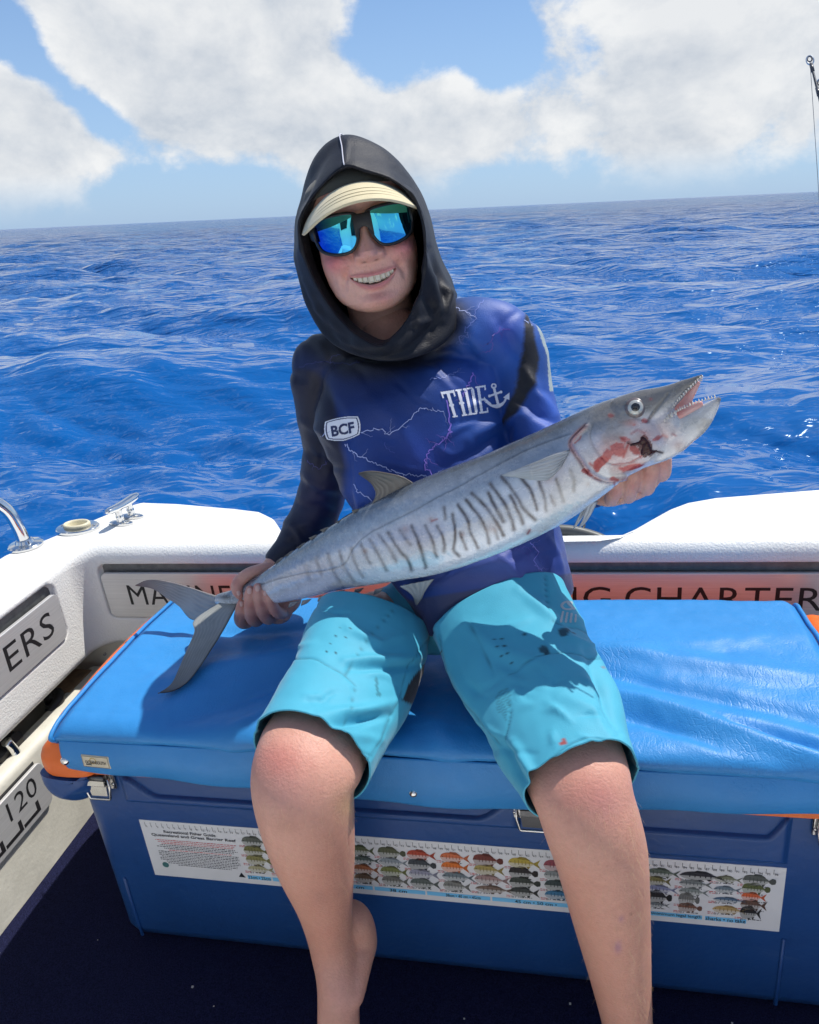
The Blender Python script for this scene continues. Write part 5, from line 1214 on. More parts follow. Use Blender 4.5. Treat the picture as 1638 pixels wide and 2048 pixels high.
# ---- cap
CROWN=mat('olive_black_cotton',(.060,.056,.038),.85,noise=.1,nscale=60,bump=.0005,bscale=900,sheen=.2)
BRIM=mat('tan_cotton',(.66,.57,.36),.85,noise=.06,nscale=70,bump=.0006,bscale=800,sheen=.2)
def capp():
    n=90; rows=[]
    for t in np.linspace(0,math.pi/2*.99,34):
        a=np.linspace(0,2*math.pi,n,endpoint=False); c=math.cos(t)**.9; h=math.sin(t)
        x=.0800*c*np.sin(a); y=-.1045*c*np.cos(a)*np.where(np.cos(a)<0,.84,1)+.004; z=.034+.050*h+.004*np.maximum(np.cos(a),0)*h+.018*np.cos(a)*(1-h)
        for k in range(6):                         # panel seams
            d=np.angle(np.exp(1j*(a-k*math.pi/3))); x=x*(1-.010*np.exp(-(d/.035)**2)); y=y*(1-.010*np.exp(-(d/.035)**2))
        rows.append(np.stack([x,y,z],-1))
    V=hl(np.array(rows)).reshape(-1,3); F=[tuple(q) for q in grid_faces(34,n)]
    cp=add('cap',V,F,CROWN,boy)
    ns,nt=80,24; s=np.linspace(-1,1,ns); t=np.linspace(0,1,nt); Sg,Tg=np.meshgrid(s,t)
    ph=Sg*math.radians(78)
    ext=np.maximum(.064*np.cos(Sg*math.pi/2)**.5,.019)
    x=.0840*np.sin(ph)+.004*Sg*Tg; yr=-.1045*np.cos(ph)+.003
    y=yr-ext*Tg; z=.0535-.038*(np.abs(x)/.082)**2.1-.0135*Tg*np.cos(Sg*math.pi/2)**.4-.010*Tg**2*np.cos(Sg*math.pi/2)
    V=hl(np.stack([x,y,z],-1)).reshape(-1,3); F=[tuple(q) for q in grid_faces(nt,ns,False)]
    V,F=evalmod(V,F,('SOLIDIFY',dict(thickness=.0034,offset=0)),('BEVEL',dict(width=.0009,segments=2,limit_method='ANGLE')))
    br=add('brim',V,F,BRIM,boy,parent=cp,auto=50)
    for k in(.86,.70,.54):                          # rows of stitching
        C=hl(np.stack([x,y,z],-1))[int(k*(nt-1))][6:-6]+HZ*.0022
        V,F=sweep(C,.0004,n=5); add('brim_stitching',V,F,mat('tan_thread',(.50,.42,.25),.8),boy,parent=cp)
capp()
# ---- sunglasses
FRAME=mat('matt_black_frame',(.010,.010,.011),.38)
def mat_lens():
    m=mat('mirror_lens',(.05,.45,.75),.015,metal=1); nt=m.node_tree; b=nt.nodes['Principled BSDF']
    tcn=nt.nodes.new('ShaderNodeTexCoord'); lw=nt.nodes.new('ShaderNodeLayerWeight'); lw.inputs[0].default_value=.35
    a=nt.nodes.new('ShaderNodeVertexColor'); a.layer_name='Col'
    c=MIX(nt,MR(nt,lw.outputs['Facing'],.25,.75,0,1),a.outputs[0],(.02,.10,.62)); nt.links.new(c,b.inputs['Base Color']); return m
LENS=mat_lens()
def glasses():
    LP=[(.0078,.003),(.0086,.0170),(.030,.0208),(.056,.0188),(.0655,.0085),(.0620,-.0155),(.0450,-.0248),(.0250,-.0255),(.0138,-.0165)]
    def surf(x,z,lift=0): return hl(np.stack([x,-.1035-lift+3.0*x**2+40*np.abs(x)**3+.12*np.abs(z-.0)*0+.9*z*z,z],-1))
    g=bpy.data.objects.new('sunglasses',None)
    frame_parts=[]
    for s in(-1,1):
        n=72; P=crc(LP,n); c=P.mean(0); tg=nrm(np.roll(P,-1,0)-np.roll(P,1,0)); nr_=np.stack([tg[:,1],-tg[:,0]],-1); nr_=nr_*np.sign(((P-c)*nr_).sum(1,keepdims=True))
        rows=[]
        for off,lf in((-.0006,-.001),(-.0006,.0012),(.0004,.0017),(.0017,.0017),(.0030,.0008),(.0034,-.0025),(.002,-.0045),(-.0006,-.001)):
            q=P+nr_*off*np.where(off>0,1+.5*(P[:,1:]<-.012)*0,1); rows.append(surf(s*q[:,0],q[:,1],lf))
        V=np.array(rows).reshape(-1,3); frame_parts.append((V,grid_faces(len(rows),n)))
        # temple arm, wide at the hinge
        C=np.array([[.0655,-.083,.006],[.0705,-.070,.005],[.0735,-.045,.004],[.0755,-.01,.003],[.0765,.03,.000]])*np.array([s,1,1])
        C=hl(cr(C,30)); frame_parts.append(sweep(C,np.interp(np.linspace(0,1,30),[0,.2,1],[.0125,.0095,.005]),.0022,ref=HX,n=14))
        # lens
        k=14; L=[];
        for f in np.linspace(0,1,k): q=c+(P-c)*f*1.02; L.append(surf(s*q[:,0],q[:,1],-.0004+.0012*(1-f*f)))
        V=np.array(L).reshape(-1,3); zloc=np.array([(c+(P-c)*f)[:,1] for f in np.linspace(0,1,k)]).ravel(); xl=np.array([(c+(P-c)*f)[:,0] for f in np.linspace(0,1,k)]).ravel()*s
        t=sstep(zloc,-.022,.016)[:,None]; col=np.array((.07,.46,.88))*(1-t)+np.array((.13,.76,.74))*t
        if s<0: col=col+(np.array((.02,.10,.75))-col)*sstep(-xl,.034,.064)[:,None]
        lensV=(V,grid_faces(k,n),col); frame_parts.append(('lens',lensV))
    bx=np.linspace(-.0125,.0125,26); bt=np.linspace(0,1,14); Bx,Bt=np.meshgrid(bx,bt); zlo=.0015-.0125*(np.abs(Bx)/.0125)**2.2; Bz=zlo+(.0185-.0012*np.cos(Bx/.0125*1.57)-zlo)*Bt
    V=surf(Bx,Bz,.0004+.0010*np.sin(np.pi*Bt)).reshape(-1,3); V,F=evalmod(V,[tuple(q) for q in grid_faces(14,26,False)],('SOLIDIFY',dict(thickness=.0034,offset=0)))
    frame_parts.append((V,F))
    fr=join(*[p for p in frame_parts if p[0] is not 'lens' and not isinstance(p[0],str)])
    sg=add('sunglasses',fr[0],fr[1],FRAME,boy)
    for p in frame_parts:
        if isinstance(p[0],str): add('lens',p[1][0],p[1][1],LENS,boy,parent=sg,cols=p[1][2])
glasses()
# ---- shorts
SHORT=mat('teal_boardshort',vcol=True,rough=.62,noise=.03,nscale=40,bump=.00035,bscale=800,spec=.35,sheen=.15)
def shorts():
    TL=[(748,1244,.135,117,.66),(732,1292,.090,125,.70),(706,1365,.020,126,.72),(668,1430,-.045,126,.76),(640,1480,-.090,124,.80),(622,1514,-.122,124,.84)]
    TR=[(1000,1226,.138,142,.64),(1030,1290,.085,142,.66),(1066,1370,.010,139,.71),(1106,1450,-.060,135,.76),(1138,1512,-.110,126,.80),(1162,1562,-.146,119,.84)]
    ms=[tubepx(TL,150,k=30,p=2.25,caps=False,capr=False),tubepx(TR,150,k=30,p=2.25,caps=False,capr=False)]
    pel=tubepx([(790,1235,.200,66,.75),(850,1222,.195,88,.7),(930,1212,.195,92,.7),(1010,1205,.195,88,.7),(1062,1205,.20,60,.75)],40,k=12)
    V,F=join(*ms); Nn=vnorm(V,F); P=pix(V)
    # make the normals point outward
    c0=V[:150*30].mean(0); sgn=1 if ((V[:150*60]-V[:150*60].mean(0))*Nn[:150*60]).sum()>0 else -1
    Nn=Nn*sgn
    fl=[([(700,1260),(760,1290),(800,1270)],9,.005),([(690,1320),(760,1318),(830,1310)],8,.006),([(700,1335),(770,1335),(840,1325)],7,-.005),([(640,1430),(720,1425),(790,1405)],10,.006),([(650,1450),(720,1447),(780,1430)],8,-.006),([(600,1440),(690,1470),(760,1480)],10,.004),([(510,1440),(560,1455),(620,1460)],9,.003),
        ([(870,1250),(900,1340),(960,1440)],12,.005),([(860,1290),(905,1400),(980,1500)],10,-.006),([(930,1250),(1000,1300),(1100,1330)],14,.004),([(1190,1290),(1225,1370),(1265,1450)],10,.006),([(1170,1300),(1205,1390),(1240,1470)],9,-.006),([(1020,1480),(1060,1540),(1075,1590)],9,.006),([(1000,1480),(1030,1540),(1060,1580)],7,-.005),([(1120,1390),(1190,1420),(1250,1500)],12,.003),([(1040,1180),(1100,1230),(1160,1290)],10,.004),
        ([(1180,1500),(1230,1500),(1280,1540)],8,.003)]
    rgs=np.random.default_rng(12)
    for _ in range(46):
        x0,y0=rgs.uniform(530,1260),rgs.uniform(1220,1530); a=rgs.normal(-.25 if x0<860 else .55,.45); L=rgs.uniform(30,80); dx,dy=L*math.cos(a),L*math.sin(a)
        fl.append(([(x0-dx/2,y0-dy/2),(x0,y0+rgs.uniform(-6,6)),(x0+dx/2,y0+dy/2)],rgs.uniform(4,9),rgs.choice([-1,1])*rgs.uniform(.001,.0025)))
    d=folds(V,Nn,P,fl,1.35)+.0026*vnoise(V,13,3,5)+.0008*vnoise(V,40,2,3)
    # panel seams as fine grooves
    seams=[[(555,1322),(620,1316),(655,1330),(690,1350),(712,1372)],[(690,1350),(735,1280),(790,1215)],[(712,1372),(700,1420),(680,1480),(665,1500)],[(795,1405),(775,1450),(735,1520)],[(870,1262),(820,1330),(800,1395)],
           [(1015,1350),(1050,1330),(1090,1310),(1140,1306),(1190,1318),(1230,1335)],[(930,1220),(960,1290),(1000,1370),(1020,1420),(1010,1480)],[(880,1270),(910,1370),(960,1440),(1000,1490)],[(1090,1150),(1098,1230),(1120,1252),(1160,1258),(1200,1290)],
           [(505,1462),(560,1448),(640,1462),(700,1490),(742,1512)],[(1060,1560),(1110,1510),(1170,1478),(1230,1488),(1288,1545)]]
    sd=None
    for s in seams: q=pold(P,cr(s,40)); sd=q if sd is None else np.minimum(sd,q)
    facing=(Nn@nrm(FB))<.1
    d=d-.0016*np.exp(-(sd/1.8)**2)*facing
    V=V+Nn*d[:,None]
    base=np.array((.062,.365,.505)); c=np.ones(V.shape)*base*(1+.05*vnoise(V,22,3,1)[:,None])
    def blot(cx,cy,rx,ry,col,a=.9):
        nonlocal c
        w=a*sstep(-(np.hypot((P[:,0]-cx)/rx,(P[:,1]-cy)/ry)+.35*vnoise(np.column_stack([P/9,0*P[:,0]]),1,2,int(cx)%7)),-1.05,-.75)*facing; c=c+(np.array(col)-c)*w[:,None]
    c=c*(1-.35*np.exp(-(sd/1.3)**2)*facing)[:,None]
    for a in((1126,1266,13,9),(1088,1300,10,9),(1094,1306,5,6),(1048,1268,6,4),(1033,1275,3,3),(1146,1268,5,3),(1225,1340,3,4)): blot(*a,(.006,.035,.055))
    blot(1202,1338,2.5,3,(.25,.06,.03)); blot(1130,1484,6,7,(.33,.035,.02)); blot(1124,1488,4,4,(.33,.035,.02)); blot(754,1370,3.2,16,(.02,.14,.18),.7); blot(757,1388,5,5,(.02,.14,.18),.7)
    # vent holes
    for x0,y0,dx,dy in((652,1296,11,-17),(672,1299,11,-17)):
        for k in range(4): blot(x0+dx*k*.9,y0+dy*k*.9+6,2.0,2.0,(.006,.05,.07),.95)
    for x0,y0,dx,dy in((988,1280,9,17.5),(1002,1278,8,17)):
        for k in range(4): blot(x0+dx*k*.95,y0+dy*k*.95,2.2,2.4,(.004,.03,.045),.95)
    # darker stretch panels on the inner thigh
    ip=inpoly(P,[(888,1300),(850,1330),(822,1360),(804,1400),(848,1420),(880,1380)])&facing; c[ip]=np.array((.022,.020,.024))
    rib=inpoly(P,[(990,1390),(1012,1372),(1022,1392),(1012,1440),(992,1420)])&facing; c[rib]=c[rib]*(.80+.20*np.sin((P[rib,0]*.5+P[rib,1])*1.1))[:,None]
    pk=inpoly(P,[(1092,1150),(1098,1228),(1120,1250),(1160,1256),(1196,1284),(1165,1200),(1135,1150)])&facing; c[pk]=c[pk]*np.array((.8,.98,.95))
    V2,F2=evalmod(V,F,('SOLIDIFY',dict(thickness=.0022,offset=-1 if sgn>0 else 1)))
    # colours follow the shell (outer and inner copies)
    n=len(V); k=len(V2)//n; C2=np.concatenate([c]*k+[c[:len(V2)-k*n]]) if len(V2)>n else c
    n0=len(V2); pv,pf=pel; VV,FF=join((V2,F2),(pv,pf)); CC=np.concatenate([C2,np.ones(pv.shape)*base])
    sh=add('shorts',VV,FF,SHORT,boy,cols=CC)
    tr=BVHTree.FromPolygons([tuple(v) for v in VV],FF)
    GREY=mat('silver_print',(.36,.40,.42),.5)
    def logo(Pp):
        r=np.zeros(Pp.shape[:-1],bool)
        for k in range(4): r|=segd(Pp,(1126+8.6*k,1224+2*k),(1122+9.6*k,1243))[0]<(2.3 if k<3 else 2.0)
        e=Pp-np.array((1136,1211)); rr=np.hypot(e[...,0]/15,e[...,1]/9.5); r|=(rr<1)&(rr>.62)&(e[...,0]<9); r|=segd(Pp,(1136,1206),(1148,1217))[0]<2.6
        return r
    raster('printed_emblem',logo,1112,1164,1196,1248,.9,GREY,sh,.0008,tr)
shorts()
# ---------------------------------------------------------------- the fish
def fdep(x): return np.interp(x,[300,448,520,600,700,865,1050,1250,1450],[.262,.240,.222,.190,.150,.105,.080,.055,.032])
fish=T('mackerel',Q(865,1050,.105),'long silver barred mackerel with bloodied gills and open toothy jaws held across the lap','fish')
FISH=mat('fish_skin',vcol=True,rough=.25,metal=.20,noise=.06,nscale=60,bump=.0006,bscale=140,spec=.6,coat=.55,rnoise=.10)
FIN=mat('fish_fin',vcol=True,rough=.42,spec=.5,coat=.2)
def build_fish():
    B=[(440,1199,12,1.1),(470,1193,15,1.0),(500,1186,23,.8),(550,1171,36,.62),(600,1150,48,.58),(660,1124,60,.55),(730,1096,76,.54),(800,1072,89,.53),(865,1052,96,.53),(944,1023,98,.53),(1014,995,97,.54),(1083,962,95,.55),(1150,924,88,.56),(1213,886,80,.56),(1260,866,76,.52),(1295,852,66,.46),(1318,842,46,.42)]
    up=[(1250,835,44,.6),(1290,815,37,.6),(1335,795,25,.62),(1365,775,15,.62),(1385,763,9.5,.65),(1404,750,3.2,.8)]
    lo=[(1240,890,56,.5),(1290,885,50,.46),(1330,880,39,.44),(1365,859,34,.42),(1393,842,28,.42),(1421,817,16,.45),(1438,798,6,.6)]
    ms=[tubepx([(x,y,float(fdep(x)),r,q) for x,y,r,q in c],56,k=9,p=2.15) for c in (B,up,lo)]
    V,F,E=voxel(*join(*ms),.0015,7)
    N_=vnorm(V,F); P=pix(V); fr=(N_@nrm(FB))<.15
    x,y=P[:,0],P[:,1]
    # along-body frame from the centre line
    cl=cr(np.array([(b[0],b[1],b[2]) for b in B]),400); 
    i=np.argmin((cl[None,::4,0]-x[:,None])**2+(cl[None,::4,1]-y[:,None])**2,axis=1)*4
    tg=np.gradient(cl[:,:2],axis=0); tg/=np.linalg.norm(tg,axis=1,keepdims=True)
    sv=((x-cl[i,0])*tg[i,1]-(y-cl[i,1])*tg[i,0])          # + towards the back
    h=np.where(fr,sv/np.maximum(cl[i,2],6),sv/np.maximum(cl[i,2],6))
    n=vnoise(V,22,4,3); n2=vnoise(V,70,3,5); n3=vnoise(V*np.array([1,1,1]),9,3,7)
    hh=h+.10*n
    back=np.array((.105,.125,.15)); upper=np.array((.30,.345,.41)); side=np.array((.60,.62,.66)); belly=np.array((.78,.81,.86))
    c=np.ones(V.shape)*side; m=lambda w: np.clip(w,0,1)[:,None]
    c=c+(belly-c)*m(sstep(-hh,.25,.85)); c=c+(upper-c)*m(sstep(hh,.05,.50)); c=c+(back-c)*m(sstep(hh,.52,.95))
    c=c+(np.array((.50,.42,.46))-c)*m(.45*sstep(n3,.0,.6)*sstep(-np.abs(hh),-.6,-.1))       # faint pink and green sheen of the flank
    c=c+(np.array((.36,.50,.56))-c)*m(.40*sstep(-n3,.05,.6)*sstep(-np.abs(hh+.3),-.6,-.1))
    c=c+(np.array((.25,.20,.14))-c)*m(.55*sstep(n,.05,.5)*np.exp(-((hh-.35)/.16)**2)*sstep(-x,-760,-640))
    S=lambda pts:[(a/2.155+480,b/2.155+880) for a,b in pts]
    bars=[([(915,320),(930,400),(920,470),(945,500)],1),([(940,280),(985,350),(990,390),(1025,465)],1),([(975,260),(1040,340),(1060,390),(1075,445)],1),([(1000,230),(1060,290),(1110,360),(1135,410)],1),([(1070,230),(1100,290),(1135,350)],1),([(1080,190),(1130,260),(1165,330),(1180,385)],1),([(1130,160),(1190,240),(1225,300),(1275,345)],1),([(1165,240),(1200,310),(1220,360)],.8),([(1215,165),(1260,230),(1280,300)],1),([(1290,180),(1310,240),(1320,305)],.9),([(1365,170),(1380,220),(1395,265)],.7),([(1425,130),(1440,170),(1440,220)],.7),
     ([(850,370),(875,420),(880,480)],.7),([(800,370),(830,440),(845,500)],.65),([(740,370),(770,440),(790,500),(800,550)],.65),([(690,390),(730,450)],.5),([(640,400),(690,480),(720,510),(740,560)],.6),([(600,410),(650,480),(670,520)],.5),([(560,430),(600,500),(630,560)],.5),([(520,450),(560,530)],.45),([(480,470),(500,540),(530,590)],.45),([(430,480),(450,550),(490,610)],.4),([(380,490),(400,560),(430,610)],.4),([(330,520),(350,580)],.35),([(280,540),(300,600)],.3),([(880,290),(885,340)],.6),([(950,400),(975,470)],.7),([(1340,240),(1355,280)],.6),([(1030,330),(1045,370)],.4),([(1100,390),(1110,425)],.5)]
    wob=2.2*vnoise(np.column_stack([P/14,0*x]),1,2,4)
    bar=np.zeros(len(V))
    for pts,a in bars:
        d=pold(P+np.column_stack([wob,wob*.3]),cr(S(pts),10)); bar=np.maximum(bar,min(1,a*1.35)*np.exp(-(d/(4.2+1.2*n))**2)*(.75+.5*n2+.3))
    c=c+(np.array((.085,.070,.070))-c)*m(.86*bar*fr)
    spots=0
    for sx,sy in((712,387),(960,405),(1250,480),(540,480),(1085,380),(1240,395),(1350,265),(1325,160),(1500,190),(820,345)):
        q=S([(sx,sy)])[0]; spots=np.maximum(spots,np.exp(-((x-q[0])**2+(y-q[1])**2)/(5+3*(sx%3))**2))
    c=c+(np.array((.28,.12,.07))-c)*m(.5*spots*fr*(1+n2))
    ll=[(1140,868),(1090,886),(1037,908),(944,959),(865,1001),(805,1033),(740,1066),(707,1096),(690,1126),(656,1140),(596,1149),(526,1168),(480,1186)]
    dl=pold(P+np.column_stack([0*x,1.5*n2]),cr(ll,60)); c=c*(1-.45*np.exp(-(dl/1.7)**2)*fr)[:,None]
    bk_=np.exp(-((x-452)/20)**2-((y-1194)/7)**2); c=c+(np.array((.02,.02,.025))-c)*m(.9*bk_)
    # head: cream cheek, gill cover, dark snout and lips
    hd=sstep(x+.45*(y-880),1130,1175)
    c=c+(np.array((.55,.53,.50))-c)*m(.55*hd*sstep(-hh,-.35,.25))
    def bl(cx,cy,rx,ry,a,col,rag=.6):
        nonlocal c
        w=a*np.exp(-((x-cx)/rx)**2-((y-cy)/ry)**2)*(1+rag*n2+.4*n)*fr; c=c+(np.array(col)-c)*m(w)
    op=cr([(1172,852),(1150,872),(1141,888),(1150,906),(1160,920),(1170,936),(1184,950),(1213,963),(1250,958)],60); pre=cr([(1186,850),(1180,868),(1186,890),(1204,914),(1222,927),(1253,928),(1284,912)],50)
    dop=pold(P,op); dpre=pold(P,pre)
    c=c*(1-.5*np.exp(-(dop/2.2)**2)*fr)[:,None]; c=c+(np.array((.50,.10,.10))-c)*m(.45*np.exp(-((dop-3)/3.0)**2)*fr*(1+n2)); c=c*(1-.35*np.exp(-(dpre/1.6)**2)*fr)[:,None]
    for pts,w,a in (([(1236,846),(1270,838),(1300,845)],1.6,.4),([(1215,858),(1240,852)],1.3,.35),([(1200,820),(1240,806),(1258,812)],1.8,.35),([(1195,855),(1225,872),(1260,878)],1.3,.3)): c=c*(1-a*np.exp(-(pold(P,pts)/w)**2)*fr)[:,None]
    bl(1260,846,18,8,.6,(.60,.24,.20)); bl(1222,832,12,9,.45,(.42,.14,.11)); bl(1300,800,12,8,.4,(.35,.16,.14)); bl(1240,900,40,26,.25,(.58,.40,.38))
    mx=pold(P,[(1336,788),(1322,806),(1306,828),(1294,844)]); c=c+(np.array((.045,.045,.05))-c)*m(.9*np.exp(-(mx/3.2)**2)*fr)
    sn=sstep(x-.3*(y-760),1385,1404); c=c+(np.array((.05,.05,.055))-c)*m(sn*sstep(-y,-800,-770)); bl(1441,796,9,12,.9,(.10,.10,.105),0)
    bl(1360,772,34,9,.55,(.20,.20,.20)); bl(1330,775,22,8,.5,(.16,.17,.18)); bl(1385,845,30,22,.4,(.42,.41,.36))
    hf=vnoise(V,130,3,8); c=c*(1+.16*hf*sstep(h,-.6,.6))[:,None]                               # scale sparkle and speckle, stronger on the back
    c=c+(np.array((.20,.185,.165))-c)*m(.75*hd*sstep(hh,.15,.6)); c=c+(np.array((.30,.27,.23))-c)*m(.5*hd*sstep(n+.5*n2,.1,.5))
    # blood
    def smear(cx,cy,rx,ry,thr,col,a=.9,ang=0):
        nonlocal c
        ca,sa=math.cos(ang),math.sin(ang); u=(x-cx)*ca+(y-cy)*sa; v=-(x-cx)*sa+(y-cy)*ca
        q=np.exp(-(u/rx)**2-(v/ry)**2)+.55*vnoise(V,95,3,int(cx)%11)+.25*hf
        c=c+(np.array(col)-c)*m(a*sstep(q,thr,thr+.16)*fr*(np.hypot(u/rx,v/ry)<2.2))
    for s_ in ((1232,905,48,26,.72,(.36,.012,.014),.85),(1200,928,24,20,.62,(.32,.008,.010),.95),(1262,935,34,9,.60,(.32,.008,.010),.95,-.3),(1268,900,20,18,.62,(.26,.006,.008),.95),(1245,880,26,12,.75,(.50,.05,.05),.7),(1316,876,24,10,.72,(.32,.010,.012),.85,-.4),(1345,862,26,10,.85,(.34,.015,.016),.75,-.5),(1262,850,18,7,.70,(.52,.10,.07),.8),(1222,830,12,8,.7,(.40,.08,.06),.7),(1175,945,20,8,.70,(.34,.012,.012),.85,.6),(1225,957,30,7,.72,(.34,.012,.012),.85),(1290,842,14,10,.65,(.35,.03,.03),.8),(1302,800,10,8,.7,(.36,.10,.09),.7)): smear(*s_)
    RDb=(.30,.006,.009); DK=(.022,.003,.005)
    cl_=inpoly(P+7*np.column_stack([n2,vnoise(V,110,3,8)]),[(1283,874),(1291,869),(1303,884),(1308,902),(1301,912),(1288,914),(1278,902),(1276,890)])&fr; c[cl_]=np.array(DK)
    for pts,w,a,col in (([(1256,885),(1268,890),(1278,890)],3,.9,DK),([(1257,889),(1250,905),(1247,914)],3.2,.95,RDb),([(1300,912),(1312,902),(1325,906)],2.5,.9,DK),([(1192,934),(1200,922),(1206,914)],3.2,.9,RDb),([(1196,936),(1210,928)],1.8,.8,RDb),([(1184,930),(1180,926)],3,.85,RDb),([(1240,936),(1248,942)],3.5,.85,RDb),([(1224,930),(1260,926),(1284,912)],1.6,.6,RDb),
                        ([(1278,905),(1282,915)],2.5,.8,RDb),([(1242,876),(1248,880)],2.8,.85,RDb),([(1150,886),(1160,878),(1162,872)],1.5,.8,RDb),([(1316,878),(1326,870),(1334,874)],3,.6,RDb),([(1345,868),(1352,872)],2,.6,RDb),([(1227,962),(1230,975),(1227,984)],2,.8,RDb),([(1190,955),(1200,960)],3,.7,RDb),([(1252,936),(1268,930)],3,.6,RDb),([(1055,1068),(1060,1060)],2,.8,RDb),([(863,1042),(874,1038)],2,.7,(.35,.05,.04)),([(1262,868),(1275,860),(1290,866)],3,.5,RDb)):
        d=pold(P+1.6*np.column_stack([n2,n]),pts); c=c+(np.array(col)-c)*m(a*np.exp(-(d/w)**2)*fr)
    bl(1232,905,44,26,.28,(.55,.14,.12),1.4); bl(1270,935,40,16,.28,(.50,.10,.10),1.4); bl(1330,880,40,22,.22,(.50,.14,.12),1.6); bl(1300,865,30,20,.35,(.42,.12,.11),1.0)
    c=c*(1+.05*n2)[:,None]
    # relief: gill cover lifted clear of the body, brow, creases
    ind=inpoly(P,[tuple(p) for p in op]+[(1330,900),(1330,800),(1200,800)])
    d=.0032*(1-sstep(dop,0,10))*ind-.0030*np.exp(-(dop/3.0)**2)*(~ind)-.0009*np.exp(-(dpre/2.0)**2)
    d=d-.0012*np.exp(-(mx/2.6)**2)+.0016*np.exp(-((x-1271)/24)**2-((y-815)/22)**2)
    d=d+.0004*n2*1.0-.0004*np.exp(-(dl/2)**2)
    V=V+N_*(d*fr)[:,None]
    bd=add('body',V,F,FISH,fish,cols=np.clip(c,0,1))
    return bd,V,F
fb,FV,FF=build_fish()
FT=BVHTree.FromPolygons([tuple(v) for v in FV],FF)
def onfish(px_,py_,lift=0.0):
    d=nrm(ray(px_,py_)); h=FT.ray_cast(Vector(CB),Vector(d)); return (np.array(h[0])-d*lift) if h[0] is not None else Q(px_,py_,float(fdep(px_)))
def fin(name,A,Bc,dA,dB,th=.0022,base=(.13,.115,.11),tip=(.05,.045,.05),ray_=(.36,.34,.32),nr=46,lab=None,ns=50,nt=26,rw=.5,bulge=0):
    """A leading edge, Bc trailing edge, both root -> tip (photo px); dA,dB their depths"""
    a=cr(np.array(A,float),ns); b=cr(np.array(Bc,float),ns); da=np.interp(np.linspace(0,1,ns),np.linspace(0,1,len(dA)),dA); db=np.interp(np.linspace(0,1,ns),np.linspace(0,1,len(dB)),dB)
    V=np.zeros((ns,nt,3)); C=np.zeros((ns,nt,3))
    for i in range(ns):
        p0=Q(a[i,0],a[i,1],da[i]); p1=Q(b[i,0],b[i,1],db[i])
        for j in range(nt):
            t=j/(nt-1); V[i,j]=p0*(1-t)+p1*t; V[i,j,1]-=bulge*math.sin(math.pi*t)*math.sin(math.pi*i/(ns-1))
    s=np.linspace(0,1,ns)[:,None]; t=np.linspace(0,1,nt)[None]
    nz=vnoise(V,60,3,2)
    rays=.5+.5*np.sin((t*.9+.22*s)*nr+3*nz)
    rg=np.clip(rays**2*rw*(1-s**2),0,1)[...,None]
    col=np.array(base)*(1-s)[...,None]+np.array(tip)*s[...,None]+0*t[...,None]; col=col*(1+.25*nz[...,None]); col=col+(np.array(ray_)-col)*rg
    ed=sstep(-np.abs(t-0)*np.ones_like(s),-.09,0)[...,None]; col=col*(1-.35*ed)
    V[:,:,1]+=.0006*np.sin((t*.9+.22*s)*nr)*(1-s)
    F=[tuple(q) for q in grid_faces(ns,nt,False)]
    V2,F2=evalmod(V.reshape(-1,3),F,('SOLIDIFY',dict(thickness=th,offset=0)))
    C2=np.tile(col.reshape(-1,3),(max(1,round(len(V2)/(ns*nt))),1))[:len(V2)]
    if len(C2)<len(V2): C2=np.concatenate([C2,C2[:len(V2)-len(C2)]])
    return add(name,V2,F2,FIN,fish,cols=np.clip(C2,0,1),label=lab)
fin('tail_fin',[(478,1184),(442,1193),(380,1175),(333,1163),(296,1160),(271,1170)],[(462,1205),(392,1240),(358,1212),(333,1195),(305,1177),(272,1171)],[.236,.238,.244,.250,.256,.262],[.236,.238,.244,.250,.256,.262],base=(.40,.40,.40),tip=(.10,.06,.065),ray_=(.44,.40,.37),lab='upper lobe of the forked tail')
fin('tail_fin',[(476,1206),(462,1232),(445,1263),(422,1299),(400,1333),(375,1364),(347,1381),(316,1387)],[(450,1198),(390,1240),(389,1265),(372,1305),(358,1338),(346,1364),(332,1378),(317,1386)],[.232,.200,.165,.128,.095,.066,.048,.036],[.236,.196,.165,.124,.090,.066,.049,.036],base=(.26,.27,.265),tip=(.055,.045,.048),ray_=(.36,.37,.32),nr=60,lab='lower lobe of the forked tail')
y0=float(fdep(780))
fin('dorsal_fin',[(826,966),(800,952),(760,944),(735,943),(717,947)],[(742,1012),(752,990),(748,975),(738,962),(718,948)],[y0-.004]*5,[y0+.006]*5,base=(.13,.115,.10),tip=(.07,.06,.055),ray_=(.22,.20,.18),nr=40)
fin('anal_fin',[(868,1158),(852,1180),(842,1198),(833,1210)],[(800,1172),(818,1184),(828,1196),(832,1209)],[y0-.030]*4,[y0-.020]*4,base=(.30,.31,.32),tip=(.12,.12,.12),nr=34)
for bx,by,tx,ty in((722,1024,703,1020),(690,1045,672,1043),(660,1060,640,1060),(636,1076,617,1076),(612,1092,592,1096),(588,1108,566,1114),(566,1122,548,1128)):
    d0=float(fdep(bx)); fin('finlet',[(bx+8,by-4),(bx-4,by-6),(tx,ty)],[(bx-12,by+9),(bx-15,by+4),(tx+1,ty+1)],[d0]*3,[d0]*3,th=.0016,base=(.10,.10,.10),tip=(.06,.06,.06),nr=8,ns=12,nt=8)
for bx,by in((760,1180),(720,1180),(682,1184),(648,1194),(615,1202),(590,1206)):
    d0=float(fdep(bx)); fin('finlet',[(bx+8,by-4),(bx,by+4),(bx-12,by+9)],[(bx-10,by-1),(bx-12,by+4),(bx-13,by+9)],[d0]*3,[d0]*3,th=.0016,base=(.35,.36,.38),tip=(.2,.2,.2),nr=8,ns=10,nt=6)
pd=[onfish(1136,903)[1]-.002]; yb_=float(onfish(1090,935)[1]); yt_=float(onfish(1010,950)[1])
